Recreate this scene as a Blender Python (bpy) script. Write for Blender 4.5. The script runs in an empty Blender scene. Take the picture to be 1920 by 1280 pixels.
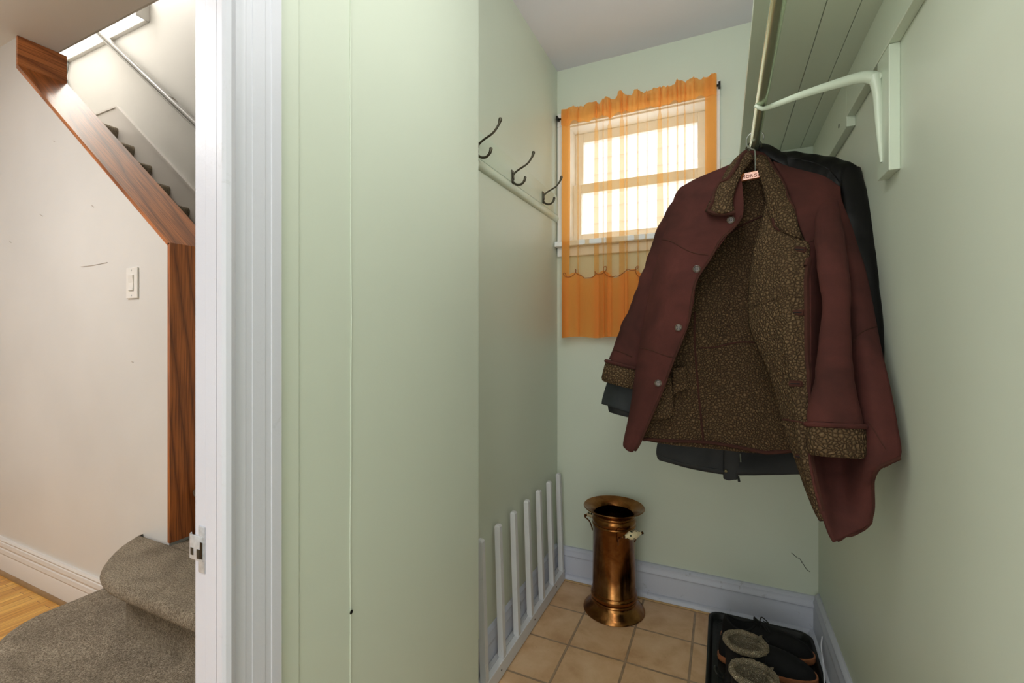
import bpy, bmesh, math, random
from mathutils import Vector, Matrix, noise
from mathutils.bvhtree import BVHTree
random.seed(7)
S = bpy.context.scene
C = S.collection
PI = math.pi

# ------------------------------------------------------------------ camera
CAM_H = 1.12
FPX, HOR = 853.2, 627.7
TH = math.atan2(394.2, FPX)
cd = bpy.data.cameras.new('camera'); cam = bpy.data.objects.new('camera', cd); C.objects.link(cam)
cam.location = (0, 0, CAM_H); cam.rotation_euler = (PI/2, 0, TH)
cd.sensor_width = 36; cd.lens = FPX*36/1920
cd.shift_y = -(640-HOR)/1920
cd.clip_start = .02
S.camera = cam
S.view_settings.view_transform = 'Standard'; S.view_settings.look = 'None'
S.view_settings.gamma = 1; S.view_settings.exposure = 0.30
S.view_settings.use_curve_mapping = False

# ------------------------------------------------------------------ world and lights
w = bpy.data.worlds.new('world'); S.world = w; w.use_nodes = True
bg = w.node_tree.nodes['Background']; bg.inputs[0].default_value = (.80, .90, 1, 1); bg.inputs[1].default_value = 2.3

def area(name, loc, size, power, col=(1, 1, 1), rot=(0, 0, 0), sy=None):
    l = bpy.data.lights.new(name, 'AREA'); l.energy = power; l.color = col; l.size = size
    if sy: l.shape = 'RECTANGLE'; l.size_y = sy
    o = bpy.data.objects.new(name, l); C.objects.link(o); o.location = loc; o.rotation_euler = rot
    return o
def lamp(name, loc, power, col=(1, 1, 1), r=.12):
    l = bpy.data.lights.new(name, 'POINT'); l.energy = power; l.color = col; l.shadow_soft_size = r
    o = bpy.data.objects.new(name, l); C.objects.link(o); o.location = loc; return o
lamp('vestibule_ceiling_lamp', (-.10, -.50, 2.10), 6.5, (1, .985, .95), .15)
lamp('closet_fill', (-.05, .66, 1.95), 8.6, (1, .99, .97), .20)  # point fill added well below the ceiling; no fitting hangs there
area('frontal_fill', (-.15, -1.2, 1.05), .8, 10.5, (.98, .99, 1), (PI/2, 0, 0), 1.9)  # unseen frontal fill added behind the viewer to lift the lower closet
lamp('hall_ceiling_lamp', (-2.2, -.55, 2.15), 14, (1, .99, .97), .16)
area('hall_down_fill', (-2.4, -.45, 2.46), .5, 24, (1, .99, .97))  # second downward source, added so stair risers fall darker than treads
area('hall_ceiling_fill', (-2.7, -2.05, 1.2), 1.5, 9, (.95, .98, 1), (PI/2+.5, 0, 0), 1.2)  # unseen upward fill added to brighten the hall ceiling; no window there
lamp('stairwell_fill', (-4.3, 1.5, 4.3), 34, (1, .98, .95), .2)  # unseen source added to brighten the stairwell walls and steps
sn = bpy.data.lights.new('sun', 'SUN'); sn.energy = 9; sn.angle = .02; sn.color = (1, .96, .88)
so = bpy.data.objects.new('sun', sn); C.objects.link(so); so.rotation_euler = Vector((.10, 1, 2.4)).to_track_quat('Z', 'Y').to_euler()

# ------------------------------------------------------------------ helpers
def at(px, py, Y):
    """point on the plane at depth Y, given where it stands in a 1920x1280 survey view"""
    x = (px-960)/FPX; z = (HOR-py)/FPX
    c, s = math.cos(TH), math.sin(TH)
    d = Vector((-s+x*c, c+x*s, z)); t = Y/d.y
    return Vector((0, 0, CAM_H)) + d*t
def ray(px, py):
    x = (px-960)/FPX; z = (HOR-py)/FPX
    c, s = math.cos(TH), math.sin(TH)
    return Vector((-s+x*c, c+x*s, z)).normalized()

def tag(o, label=None, cat=None, group=None, kind=None):
    if label: o['label'] = label
    if cat: o['category'] = cat
    if group: o['group'] = group
    if kind: o['kind'] = kind
    return o
def empty(name, loc, rz=0, **k):
    o = bpy.data.objects.new(name, None); C.objects.link(o); o.location = loc; o.rotation_euler = (0, 0, rz)
    o.empty_display_size = .05
    return tag(o, **k)

class MB:
    def __init__(s): s.v = []; s.f = []
    def add(s, vs, fs):
        n = len(s.v); s.v += [Vector(v) for v in vs]; s.f += [tuple(i+n for i in f) for f in fs]; return s
    def box(s, x0, x1, y0, y1, z0, z1, b=0):
        bm = bmesh.new()
        bmesh.ops.create_cube(bm, size=1)
        for v in bm.verts:
            v.co = ((x0+x1)/2+v.co.x*(x1-x0), (y0+y1)/2+v.co.y*(y1-y0), (z0+z1)/2+v.co.z*(z1-z0))
        if b: bmesh.ops.bevel(bm, geom=bm.edges[:], offset=b, segments=2, affect='EDGES', profile=.5)
        return s.bm(bm)
    def bm(s, bm):
        bm.verts.index_update()
        s.add([v.co.copy() for v in bm.verts], [[v.index for v in f.verts] for f in bm.faces]); bm.free(); return s
    def prism(s, pts, axis, a, b):
        """extrude closed 2d outline along axis ('x','y','z') from a to b"""
        def P(p, t):
            return {'x': (t, p[0], p[1]), 'y': (p[0], t, p[1]), 'z': (p[0], p[1], t)}[axis]
        n = len(pts)
        vs = [P(p, a) for p in pts] + [P(p, b) for p in pts]
        fs = [list(range(n))[::-1], list(range(n, 2*n))] + [[i, (i+1) % n, n+(i+1) % n, n+i] for i in range(n)]
        return s.add(vs, fs)
    def tube(s, pts, r, seg=8, caps=True, flat=1.0, up=None, closed=False):
        pts = [Vector(p) for p in pts]; n = len(pts)
        if not hasattr(r, '__len__'): r = [r]*n
        t0 = (pts[1]-pts[0]).normalized()
        u = Vector(up) if up else (Vector((0, 0, 1)) if abs(t0.z) < .9 else Vector((0, 1, 0)))
        vs = []
        for i, p in enumerate(pts):
            a = pts[i-1] if i or closed else pts[0]; b = pts[(i+1) % n] if i < n-1 or closed else pts[-1]
            t = (b-a).normalized()
            u = (u - t*u.dot(t)).normalized(); v = t.cross(u)
            for k in range(seg):
                an = 2*PI*k/seg
                vs.append(p + (u*math.cos(an)*flat + v*math.sin(an))*r[i])
        fs = []
        for i in range(n if closed else n-1):
            j = (i+1) % n
            for k in range(seg):
                fs.append([i*seg+k, i*seg+(k+1) % seg, j*seg+(k+1) % seg, j*seg+k])
        if caps and not closed: fs += [list(range(seg))[::-1], [(n-1)*seg+k for k in range(seg)]]
        return s.add(vs, fs)
    def lathe(s, prof, c=(0, 0, 0), seg=48, axis=None, close=False):
        M = Matrix.Translation(Vector(c))
        if axis: M = M @ Vector(axis).to_track_quat('Z', 'Y').to_matrix().to_4x4()
        n = len(prof); vs = []
        for (r, z) in prof:
            for k in range(seg):
                a = 2*PI*k/seg; vs.append(M @ Vector((r*math.cos(a), r*math.sin(a), z)))
        fs = [[i*seg+k, i*seg+(k+1) % seg, ((i+1) % n)*seg+(k+1) % seg, ((i+1) % n)*seg+k] for i in range(n if close else n-1) for k in range(seg)]
        if not close:
            if prof[0][0] > 1e-4: fs.append(list(range(seg))[::-1])
            if prof[-1][0] > 1e-4: fs.append([(n-1)*seg+k for k in range(seg)])
        return s.add(vs, fs)
    def build(s, name, m, parent=None, smooth=False, sharp=40):
        off = parent_world(parent) if parent else Matrix.Identity(4)
        inv = off.inverted()
        me = bpy.data.meshes.new(name); me.from_pydata([inv @ v for v in s.v], [], s.f); me.update()
        bm = bmesh.new(); bm.from_mesh(me); bmesh.ops.recalc_face_normals(bm, faces=bm.faces)
        if smooth:
            for f in bm.faces: f.smooth = True
            for e in bm.edges:
                if len(e.link_faces) == 2 and e.calc_face_angle(0) > math.radians(sharp): e.smooth = False
        bm.to_mesh(me); bm.free()
        if m: me.materials.append(m)
        o = bpy.data.objects.new(name, me); C.objects.link(o)
        if parent: o.parent = parent
        return o
def parent_world(p):
    M = Matrix.Identity(4)
    while p:
        M = Matrix.LocRotScale(p.location, p.rotation_euler, p.scale) @ M; p = p.parent
    return M
def struct(o, label=None, cat=None):
    return tag(o, label, cat, kind='structure')
def copy_tree(o, parent=None):
    c = o.copy(); C.objects.link(c)
    if parent: c.parent = parent
    for ch in [q for q in bpy.data.objects if q.parent == o]: copy_tree(ch, c)
    return c
def cr(pts, n):
    """Catmull-Rom through points, n samples per span"""
    P = [Vector(p) for p in pts]; out = []
    for i in range(len(P)-1):
        a = P[i-1] if i else P[0]*2-P[1]; b = P[i]; c = P[i+1]; d = P[i+2] if i+2 < len(P) else P[-1]*2-P[-2]
        for k in range(n):
            t = k/n
            out.append(.5*((2*b)+(c-a)*t+(2*a-5*b+4*c-d)*t*t+(3*b-a-3*c+d)*t**3))
    out.append(P[-1]); return out

# ------------------------------------------------------------------ materials
def srgb(r, g, b):
    f = lambda c: (c/255/12.92) if c/255 <= .04045 else ((c/255+.055)/1.055)**2.4
    return (f(r), f(g), f(b), 1)
class Mat:
    def __init__(s, name, col, rough=.6, metal=0, spec=.5):
        s.m = bpy.data.materials.new(name); s.m.use_nodes = True; s.nt = s.m.node_tree
        s.b = s.nt.nodes['Principled BSDF']
        s.b.inputs['Base Color'].default_value = col; s.b.inputs['Roughness'].default_value = rough
        s.b.inputs['Metallic'].default_value = metal; s.b.inputs['Specular IOR Level'].default_value = spec
    def n(s, t, **k):
        q = s.nt.nodes.new(t)
        for a, b in k.items(): setattr(q, a, b)
        return q
    def l(s, a, b): s.nt.links.new(a, b)
    def coord(s, scale=(1, 1, 1), rot=(0, 0, 0), loc=(0, 0, 0), obj=True):
        tc = s.n('ShaderNodeTexCoord'); mp = s.n('ShaderNodeMapping')
        mp.inputs['Scale'].default_value = scale; mp.inputs['Rotation'].default_value = rot; mp.inputs['Location'].default_value = loc
        s.l(tc.outputs['Object'], mp.inputs[0]); return mp.outputs[0]
    def noise(s, scale, detail=3, rough=.5, dist=0, vec=None):
        q = s.n('ShaderNodeTexNoise'); q.inputs['Scale'].default_value = scale; q.inputs['Detail'].default_value = detail
        q.inputs['Roughness'].default_value = rough; q.inputs['Distortion'].default_value = dist
        s.l(vec or s.coord(), q.inputs['Vector']); return q.outputs['Fac']
    def ramp(s, fac, stops):
        q = s.n('ShaderNodeValToRGB'); e = q.color_ramp.elements
        while len(e) > 1: e.remove(e[-1])
        e[0].position = stops[0][0]; e[0].color = stops[0][1]
        for p, c in stops[1:]:
            x = e.new(p); x.color = c
        s.l(fac, q.inputs[0]); return q.outputs[0]
    def mix(s, fac, a, b, mode='MIX'):
        q = s.n('ShaderNodeMix', data_type='RGBA', blend_type=mode)
        for i, x in ((0, fac), (6, a), (7, b)):
            if hasattr(x, 'is_linked') or hasattr(x, 'links'): s.l(x, q.inputs[i])
            else: q.inputs[i].default_value = x
        return q.outputs[2]
    def base(s, c): s.l(c, s.b.inputs['Base Color']); return s
    def bump(s, h, strength=.3, dist=.002):
        q = s.n('ShaderNodeBump'); q.inputs['Strength'].default_value = strength; q.inputs['Distance'].default_value = dist
        s.l(h, q.inputs['Height'])
        if s.b.inputs['Normal'].is_linked: s.l(s.b.inputs['Normal'].links[0].from_socket, q.inputs['Normal'])
        s.l(q.outputs[0], s.b.inputs['Normal']); return s

def paint(name, col, rough=.5, marks=.03, waves=.15, dirt=None):
    m = Mat(name, srgb(*col), rough)
    big = m.noise(1.7, 3, .55)
    c2 = tuple(x*(1-marks*2.2) for x in srgb(*col)[:3])+(1,)
    base = m.ramp(big, [(.3, c2), (.7, srgb(*col))])
    if dirt:
        sc = m.noise(dirt[0], 6, .7, .6)
        base = m.mix(m.ramp(sc, [(.62, (0, 0, 0, 1)), (.78, (1, 1, 1, 1))]), base, srgb(*dirt[1]))
    m.base(base)
    m.bump(m.noise(9, 4, .6), waves, .004)
    m.bump(m.noise(260, 2, .5), .12, .0008)
    return m
GREEN = (206, 214, 198)
M_green = paint('green wall paint', GREEN, .42, .02, .10).m
M_greenL = paint('green gloss paint on trim', (202, 213, 195), .34, .02, .22).m
M_ceilc = paint('pale ceiling paint', (222, 221, 230), .6, .02, .2).m
M_hall = paint('warm white hall wall paint', (217, 214, 210), .34, .045, .30).m
M_hallceil = paint('hall ceiling paint', (226, 223, 218), .7, .03, .1).m
M_stairwall = paint('off white stairwell paint', (222, 219, 213), .5, .02, .1).m
M_trim = paint('white trim paint', (211, 212, 222), .38, .015, .25, (34, (196, 197, 203))).m
M_winpaint = paint('white window paint', (236, 236, 234), .4, .01, .1).m
M_base = paint('blue grey baseboard paint', (192, 196, 210), .42, .04, .3, (22, (118, 116, 118))).m
M_rackw = paint('white rack paint', (214, 215, 218), .5, .02, .2, (40, (188, 187, 186))).m
M_rackdirty = paint('dusty white paint', (190, 190, 194), .6, .05, .3, (60, (120, 116, 112))).m
M_hallbase = paint('warm white baseboard paint', (216, 210, 204), .42, .02, .2).m

def wood(name, dark, light, axis, rough=.30, rot=(0, 0, 0), band=14, dist=5):
    m = Mat(name, srgb(*light), rough, 0, .5)
    sc = [1, 1, 1]; sc[axis] = .10
    rmap = m.n('ShaderNodeMapping'); tc = m.n('ShaderNodeTexCoord'); rmap.inputs['Rotation'].default_value = rot
    m.l(tc.outputs['Object'], rmap.inputs[0])
    def mp(scale):
        q = m.n('ShaderNodeMapping'); q.inputs['Scale'].default_value = scale; m.l(rmap.outputs[0], q.inputs[0]); return q.outputs[0]
    wv = m.n('ShaderNodeTexWave', wave_type='BANDS', bands_direction='DIAGONAL', wave_profile='SAW')
    wv.inputs['Scale'].default_value = band; wv.inputs['Distortion'].default_value = dist; wv.inputs['Detail'].default_value = 2.5
    wv.inputs['Detail Scale'].default_value = 1.2; wv.inputs['Detail Roughness'].default_value = .45
    m.l(mp(tuple(sc)), wv.inputs['Vector'])
    mid = tuple((a+b)/2 for a, b in zip(dark, light))
    c1 = m.ramp(wv.outputs['Fac'], [(0, srgb(*mid)), (.25, srgb(*light)), (.7, srgb(*light)), (.93, srgb(*mid)), (1, srgb(*dark))])
    sc2 = [230, 230, 230]; sc2[axis] = 5
    fine = m.noise(1, 2, .6, 0, mp(tuple(sc2)))
    c2 = m.mix(m.ramp(fine, [(.36, (.75, .75, .75, 1)), (.56, (0, 0, 0, 1))]), c1, srgb(*dark))
    m.base(c2); m.bump(fine, .12, .0005)
    m.b.inputs['Coat Weight'].default_value = .5; m.b.inputs['Coat Roughness'].default_value = .13
    return m.m
M_oakx = wood('oak sloped', (110, 56, 22), (192, 114, 58), 0, .30, (0, math.radians(-38), 0), 9, 7)
M_oakz = wood('oak upright', (102, 50, 18), (178, 100, 46), 2, .36, (0, 0, 0), 16, 3)
M_oaky = wood('oak short board', (116, 60, 24), (194, 116, 60), 1, .36, (0, 0, 0), 9, 6)
M_hangerwood = wood('hanger beech', (196, 104, 44), (228, 138, 66), 0, .35, (0, 0, 0), 6, 2)

# floor tiles: pitch 203.2 mm, real grout gaps as a bump
def tiles():
    m = Mat('terracotta beige tile', srgb(196, 158, 118), .42)
    v = m.coord((1, 1, 1), (0, 0, 0), (.505-.2032*.0+10*.2032, -1.7815+20*.2032, 0))
    br = m.n('ShaderNodeTexBrick', offset=0, squash=1); m.l(v, br.inputs['Vector'])
    br.inputs['Scale'].default_value = 1; br.inputs['Brick Width'].default_value = .2032; br.inputs['Row Height'].default_value = .2032
    br.inputs['Mortar Size'].default_value = .0042; br.inputs['Mortar Smooth'].default_value = .25; br.inputs['Bias'].default_value = -.2
    br.inputs['Color1'].default_value = (0, 0, 0, 1); br.inputs['Color2'].default_value = (1, 1, 1, 1)
    blot = m.noise(9, 5, .62, .3)
    c = m.ramp(blot, [(.3, srgb(188, 147, 107)), (.5, srgb(208, 170, 130)), (.72, srgb(219, 186, 149))])
    sp = m.noise(120, 3, .6)
    c = m.mix(m.ramp(sp, [(.66, (0, 0, 0, 1)), (.74, (.35, .35, .35, 1))]), c, srgb(140, 100, 70))
    g = m.ramp(m.noise(30, 3), [(.3, srgb(138, 114, 90)), (.7, srgb(168, 142, 114))])
    m.base(m.mix(br.outputs['Fac'], c, g))
    inv = m.n('ShaderNodeMath', operation='SUBTRACT'); inv.inputs[0].default_value = 1; m.l(br.outputs['Fac'], inv.inputs[1])
    m.bump(inv.outputs[0], .8, .003); m.bump(m.noise(40, 3), .1, .001)
    return m.m
M_tile = tiles()
def stripfloor():
    m = Mat('honey oak strip floor', srgb(200, 146, 74), .3)
    br = m.n('ShaderNodeTexBrick', offset=.37, squash=1)
    m.l(m.coord((1, 1, 1), (0, 0, PI/2)), br.inputs['Vector'])
    br.inputs['Scale'].default_value = 1; br.inputs['Brick Width'].default_value = .9; br.inputs['Row Height'].default_value = .038
    br.inputs['Mortar Size'].default_value = .0009; br.inputs['Bias'].default_value = 0
    br.inputs['Color1'].default_value = srgb(204, 146, 60); br.inputs['Color2'].default_value = srgb(236, 186, 92); br.inputs['Mortar'].default_value = srgb(96, 60, 26)
    gr = m.noise(1, 3, .6, .2, m.coord((60, 2.5, 60)))
    m.base(m.mix(m.ramp(gr, [(.35, (.55, .55, .55, 1)), (.65, (0, 0, 0, 1))]), br.outputs['Color'], srgb(150, 92, 34)))
    m.bump(gr, .1, .0005); return m.m
M_strip = stripfloor()
def carpet():
    m = Mat('taupe carpet pile', srgb(148, 135, 117), .95, 0, .1)
    f = m.noise(230, 3, .75); b = m.noise(9, 4, .6, .8)
    c = m.ramp(f, [(.33, srgb(106, 94, 79)), (.5, srgb(158, 144, 125)), (.66, srgb(198, 183, 161))])
    m.base(m.mix(m.ramp(b, [(.35, (.4, .4, .4, 1)), (.62, (0, 0, 0, 1))]), c, srgb(96, 86, 73)))
    m.bump(m.noise(200, 3, .75), 1.0, .008); m.bump(b, .4, .006)
    return m.m
M_carpet = carpet()
def suede(name, col, col2):
    m = Mat(name, srgb(*col), .88, 0, .15)
    b = m.noise(7, 4, .6, .4); f = m.noise(500, 2, .6)
    m.base(m.mix(m.ramp(f, [(.35, (.25, .25, .25, 1)), (.65, (0, 0, 0, 1))]), m.ramp(b, [(.32, srgb(*col2)), (.66, srgb(*col))]), srgb(*col2)))
    m.bump(f, .2, .001); m.bump(b, .15, .006)
    m.b.inputs['Sheen Weight'].default_value = .04; m.b.inputs['Sheen Roughness'].default_value = .4
    m.b.inputs['Sheen Tint'].default_value = srgb(170, 120, 115)
    return m.m
M_suede = suede('oxblood suede', (85, 46, 41), (60, 34, 30))
M_sueded = suede('dark oxblood suede edge', (74, 44, 36), (54, 32, 26))
def fleece(name, dark, mid, light, sc=150):
    m = Mat(name, srgb(*mid), .95, 0, .1)
    d = m.n('ShaderNodeTexNoise'); d.inputs['Scale'].default_value = 60; m.l(m.coord(), d.inputs['Vector'])
    mx = m.n('ShaderNodeVectorMath', operation='SCALE'); m.l(d.outputs['Color'], mx.inputs[0]); mx.inputs['Scale'].default_value = .012
    ad = m.n('ShaderNodeVectorMath', operation='ADD'); m.l(m.coord(), ad.inputs[0]); m.l(mx.outputs[0], ad.inputs[1])
    v = m.n('ShaderNodeTexVoronoi', feature='DISTANCE_TO_EDGE'); v.inputs['Scale'].default_value = sc; m.l(ad.outputs[0], v.inputs['Vector'])
    c = m.ramp(v.outputs['Distance'], [(.0, srgb(*dark)), (.025, srgb(*dark)), (.11, srgb(*mid)), (.34, srgb(*light))])
    f = m.noise(700, 2, .6)
    c = m.mix(m.ramp(f, [(.4, (.45, .45, .45, 1)), (.62, (0, 0, 0, 1))]), c, srgb(*mid))
    m.base(c)
    m.bump(v.outputs['Distance'], 1.0, .012); m.bump(f, .4, .001)
    return m.m
M_fleece = fleece('brown sheepskin fleece', (50, 38, 29), (92, 73, 52), (126, 104, 78), 125)
M_fleece2 = fleece('dark brown sheepskin fleece', (48, 37, 28), (88, 69, 49), (118, 96, 71), 130)
M_bootfleece = fleece('grey boot fleece', (96, 84, 66), (176, 160, 132), (214, 202, 176), 300)
def plain(name, col, rough=.5, metal=0, nz=None, spec=.5, bump=0):
    m = Mat(name, srgb(*col), rough, metal, spec)
    if nz: m.base(m.ramp(m.noise(nz, 4, .6), [(.3, tuple(x*.7 for x in srgb(*col)[:3])+(1,)), (.7, srgb(*col))]))
    if bump: m.bump(m.noise(bump, 3, .6), .35, .002)
    return m.m
M_leather = plain('black leather', (12, 10, 10), .46, 0, 14, .22, 30)
M_nylon = plain('charcoal nylon', (27, 28, 30), .62, 0, 30, .4, 25)
M_nylon2 = plain('slate sleeve fabric', (52, 56, 58), .7, 0, 20, .3, 40)
M_rubber = plain('black rubber', (20, 22, 19), .5, 0, 40, .4, 60)
M_shoe = plain('black shoe suede', (20, 20, 20), .8, 0, 60, .3, 90)
M_lace = plain('black lace', (14, 14, 14), .7)
M_dark = plain('dark lining', (9, 9, 11), .9)
M_gum = plain('tan gum sole', (170, 108, 70), .5, 0, 30)
M_bronze = plain('dark bronze', (84, 80, 66), .38, .75, 60, .5, 60)
M_iron = plain('black iron', (30, 30, 28), .4, .6)
M_wire = plain('steel wire', (150, 150, 146), .3, 1)
M_wired = plain('dull hanger wire', (60, 62, 54), .35, .9)
M_strike = plain('painted strike plate', (200, 202, 206), .35, .2, 80, .5, 60)
M_switch = plain('white switch plastic', (226, 222, 216), .35)
M_bracket = plain('brown rail bracket', (92, 82, 70), .4, .5)
M_railp = paint('grey painted handrail', (158, 154, 147), .35, .03, .1).m
M_ceramic = None
def brass():
    m = Mat('aged copper brass', srgb(170, 108, 50), .22, 1)
    b = m.noise(16, 5, .65, .5)
    m.base(m.ramp(b, [(.28, srgb(104, 66, 34)), (.5, srgb(140, 93, 50)), (.72, srgb(166, 120, 72))]))
    r = m.ramp(m.noise(34, 4, .6), [(.3, (.13, .13, .13, 1)), (.7, (.26, .26, .26, 1))]); m.l(r, m.b.inputs['Roughness'])
    m.bump(m.noise(40, 2), .03, .001); return m.m
M_brass = brass()
def ceramic():
    m = Mat('painted ceramic', srgb(226, 210, 170), .25)
    v = m.n('ShaderNodeTexVoronoi', feature='F1'); v.inputs['Scale'].default_value = 70; m.l(m.coord(), v.inputs['Vector'])
    m.base(m.ramp(v.outputs['Distance'], [(.0, srgb(46, 56, 44)), (.26, srgb(52, 60, 46)), (.34, srgb(226, 210, 170))])); return m.m
M_ceramic = ceramic()
def button():
    m = Mat('horn button', srgb(150, 134, 116), .25); m.base(m.ramp(m.noise(90, 3), [(.3, srgb(52, 42, 34)), (.7, srgb(108, 92, 76))])); return m.m
M_button = button()
def emit(name, col, st):
    m = Mat(name, (0.8, .8, .8, 1), .4); m.b.inputs['Emission Color'].default_value = col; m.b.inputs['Emission Strength'].default_value = st; return m.m
M_tube = emit('lit diffuser', (1, .98, .94, 1), 2.6)
def sheer(name, col, transp, tr_col):
    m = bpy.data.materials.new(name); m.use_nodes = True; nt = m.node_tree; nt.nodes.clear()
    out = nt.nodes.new('ShaderNodeOutputMaterial')
    t = nt.nodes.new('ShaderNodeBsdfTransparent'); t.inputs[0].default_value = tr_col
    d = nt.nodes.new('ShaderNodeBsdfDiffuse'); d.inputs[0].default_value = srgb(*col)
    tl = nt.nodes.new('ShaderNodeBsdfTranslucent'); tl.inputs[0].default_value = srgb(*col)
    a = nt.nodes.new('ShaderNodeMixShader'); a.inputs[0].default_value = .5
    nt.links.new(d.outputs[0], a.inputs[1]); nt.links.new(tl.outputs[0], a.inputs[2])
    tc = nt.nodes.new('ShaderNodeTexCoord'); mp = nt.nodes.new('ShaderNodeMapping'); mp.inputs['Scale'].default_value = (900, 900, 60)
    nz = nt.nodes.new('ShaderNodeTexNoise'); nz.inputs['Scale'].default_value = 1
    nt.links.new(tc.outputs['Object'], mp.inputs[0]); nt.links.new(mp.outputs[0], nz.inputs['Vector'])
    mr = nt.nodes.new('ShaderNodeMapRange'); mr.inputs[1].default_value = .3; mr.inputs[2].default_value = .7
    mr.inputs[3].default_value = transp-.03; mr.inputs[4].default_value = transp+.03
    nt.links.new(nz.outputs['Fac'], mr.inputs[0])
    b = nt.nodes.new('ShaderNodeMixShader'); nt.links.new(mr.outputs[0], b.inputs[0])
    nt.links.new(a.outputs[0], b.inputs[1]); nt.links.new(t.outputs[0], b.inputs[2])
    nt.links.new(b.outputs[0], out.inputs[0]); return m
M_sheer = sheer('orange sheer voile', (255, 200, 122), .75, (1, .95, .85, 1))
M_sheer2 = sheer('orange hem cloth', (255, 186, 100), .20, (1, .85, .62, 1))
M_thread = plain('brown embroidery thread', (140, 76, 18), .6)
def glass():
    m = bpy.data.materials.new('window glass'); m.use_nodes = True; nt = m.node_tree; nt.nodes.clear()
    out = nt.nodes.new('ShaderNodeOutputMaterial'); t = nt.nodes.new('ShaderNodeBsdfTransparent'); g = nt.nodes.new('ShaderNodeBsdfGlossy'); g.inputs['Roughness'].default_value = .02
    a = nt.nodes.new('ShaderNodeMixShader'); a.inputs[0].default_value = .06
    nt.links.new(t.outputs[0], a.inputs[1]); nt.links.new(g.outputs[0], a.inputs[2]); nt.links.new(a.outputs[0], out.inputs[0]); return m
M_glass = glass()
def siding():
    m = Mat('pale siding', srgb(225, 228, 232), .7); return m.m
M_siding = siding()

# ------------------------------------------------------------------ room shell
XL, XR, YB, ZC, ZH = -.705, .328, 2.035, 2.36, 2.50
XP = -.62                      # face of the board partition by the door
WX0, WX1, WZ0, WZ1 = -.655, -.045, 1.545, 2.095   # window opening
struct(MB().box(-.845, .45, -1.3, YB+.12, -.06, 0).build('floor', M_tile), 'beige square tile floor of the closet', 'floor')
struct(MB().box(-4.9, -.67, -2.2, 1.0, -.06, 0).build('floor', M_strip), 'honey oak strip floor in the hall by the stairs', 'floor')
struct(MB().box(XR, XR+.12, -1.4, YB+.2, 0, ZC+.1).build('wall_right', M_green), 'green wall on the right behind the shelf bracket', 'wall')
wb = MB().box(-.845, WX0, YB, YB+.16, 0, ZC+.1).box(WX1, XR, YB, YB+.16, 0, ZC+.1).box(WX0, WX1, YB, YB+.16, 0, WZ0).box(WX0, WX1, YB, YB+.16, WZ1, ZC+.1)
wbo = struct(wb.build('wall_back', M_green), 'green back wall with the curtained window', 'wall')
cp = cr([(.241, YB-.0005, .285), (.258, YB-.0005, .272), (.269, YB-.0005, .266), (.276, YB-.0005, .254), (.283, YB-.0005, .245), (.291, YB-.0005, .231), (.301, YB-.0005, .225)], 4)
struct(MB().tube([p+Vector((random.uniform(-.001, .001), 0, random.uniform(-.001, .001))) for p in cp], .0011, 5).build('plaster_crack', M_iron, wbo))
struct(MB().box(XL-.14, XL, 1.118, YB, 0, ZH+.3).build('wall_left', M_green), 'green closet wall carrying the coat hooks', 'wall')
wp = MB().box(XP-.05, XP, .40, 1.118, 0, ZC+.1).box(XL-.14, XP-.05, 1.07, 1.118, 0, ZC+.1).box(XP-.05, XP, -1.3, -.46, 0, ZC+.1).box(XP-.05, XP, -.46, .40, 2.08, ZC+.1)
# board seam ridge, slight step of the outer board
wp.box(XP, XP+.0022, .482, .521, 0, ZC, .001)
ridge = [(XP+.001, .634+.0012*math.sin(z*7)+.0006*math.sin(z*23), z*1.0) for z in [i*.05 for i in range(0, 48)]]
wp.tube(ridge, .0012, 6)
wpo = struct(wp.build('wall_partition', M_green), 'green boarded partition between the door casing and closet', 'wall')
struct(MB().lathe([(0, 0), (.0042, .0006), (.0030, .0012), (0, .0014)], (XP+.0022, .634, .612), 8, axis=(1, 0, 0)).build('paint_chip', M_iron, wpo))
struct(MB().box(-.845, XR+.1, -1.4, YB+.1, ZC, ZC+.1).build('ceiling', M_ceilc), 'pale lilac ceiling above the closet', 'ceiling')
struct(MB().box(-.67, XR+.1, -1.42, -1.3, 0, ZC+.1).build('wall_front', M_green), 'green wall behind the viewer', 'wall')
# hall
struct(MB().prism([(-4.8, 0), (-1.775, 0), (-1.775, 1.438), (-2.947, 2.362), (-2.947, ZH), (-4.8, ZH)], 'y', .952, 1.10).build('wall_stair', M_hall), 'warm white wall below the stairs with the light switch', 'wall')
struct(MB().box(-5.7, -.845, 1.90, 2.03, 0, 5.0).build('wall_stairwell', M_stairwall), 'off white stairwell wall behind the handrail', 'wall')
struct(MB().box(-5.7, XL-.14, 1.10, 1.16, ZH+.22, 5.0).build('wall_upper', M_stairwall), 'upper stairwell wall above the hall ceiling', 'wall')
struct(MB().box(-.85, -.75, 1.10, 1.95, ZH+.1, 5.0).build('wall_upper_end', M_stairwall), 'end wall of the upper stairwell', 'wall')
struct(MB().box(-5.8, -5.7, 1.0, 2.03, 2.0, 5.0).build('wall_landing', M_stairwall), 'end wall of the upper landing', 'wall')
struct(MB().box(-5.8, -.75, 1.0, 2.03, 5.0, 5.1).build('ceiling', M_stairwall), 'ceiling over the stairwell', 'ceiling')
hc = MB().box(-4.9, -.62, -2.2, 1.085, ZH, ZH+.22)
hc.prism([(1.085, ZH+.22), (1.085, ZH), (1.094, ZH+.003), (1.101, ZH+.010), (1.106, ZH+.022), (1.108, ZH+.04), (1.108, ZH+.22)], 'x', -5.7, -.845)
struct(hc.build('ceiling', M_hallceil), 'hall ceiling ending at the stairwell opening', 'ceiling')
struct(MB().box(-4.9, -4.8, -2.2, 1.1, 0, ZH).build('wall_hall_side', M_hall), 'far side wall of the hall', 'wall')
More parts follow.
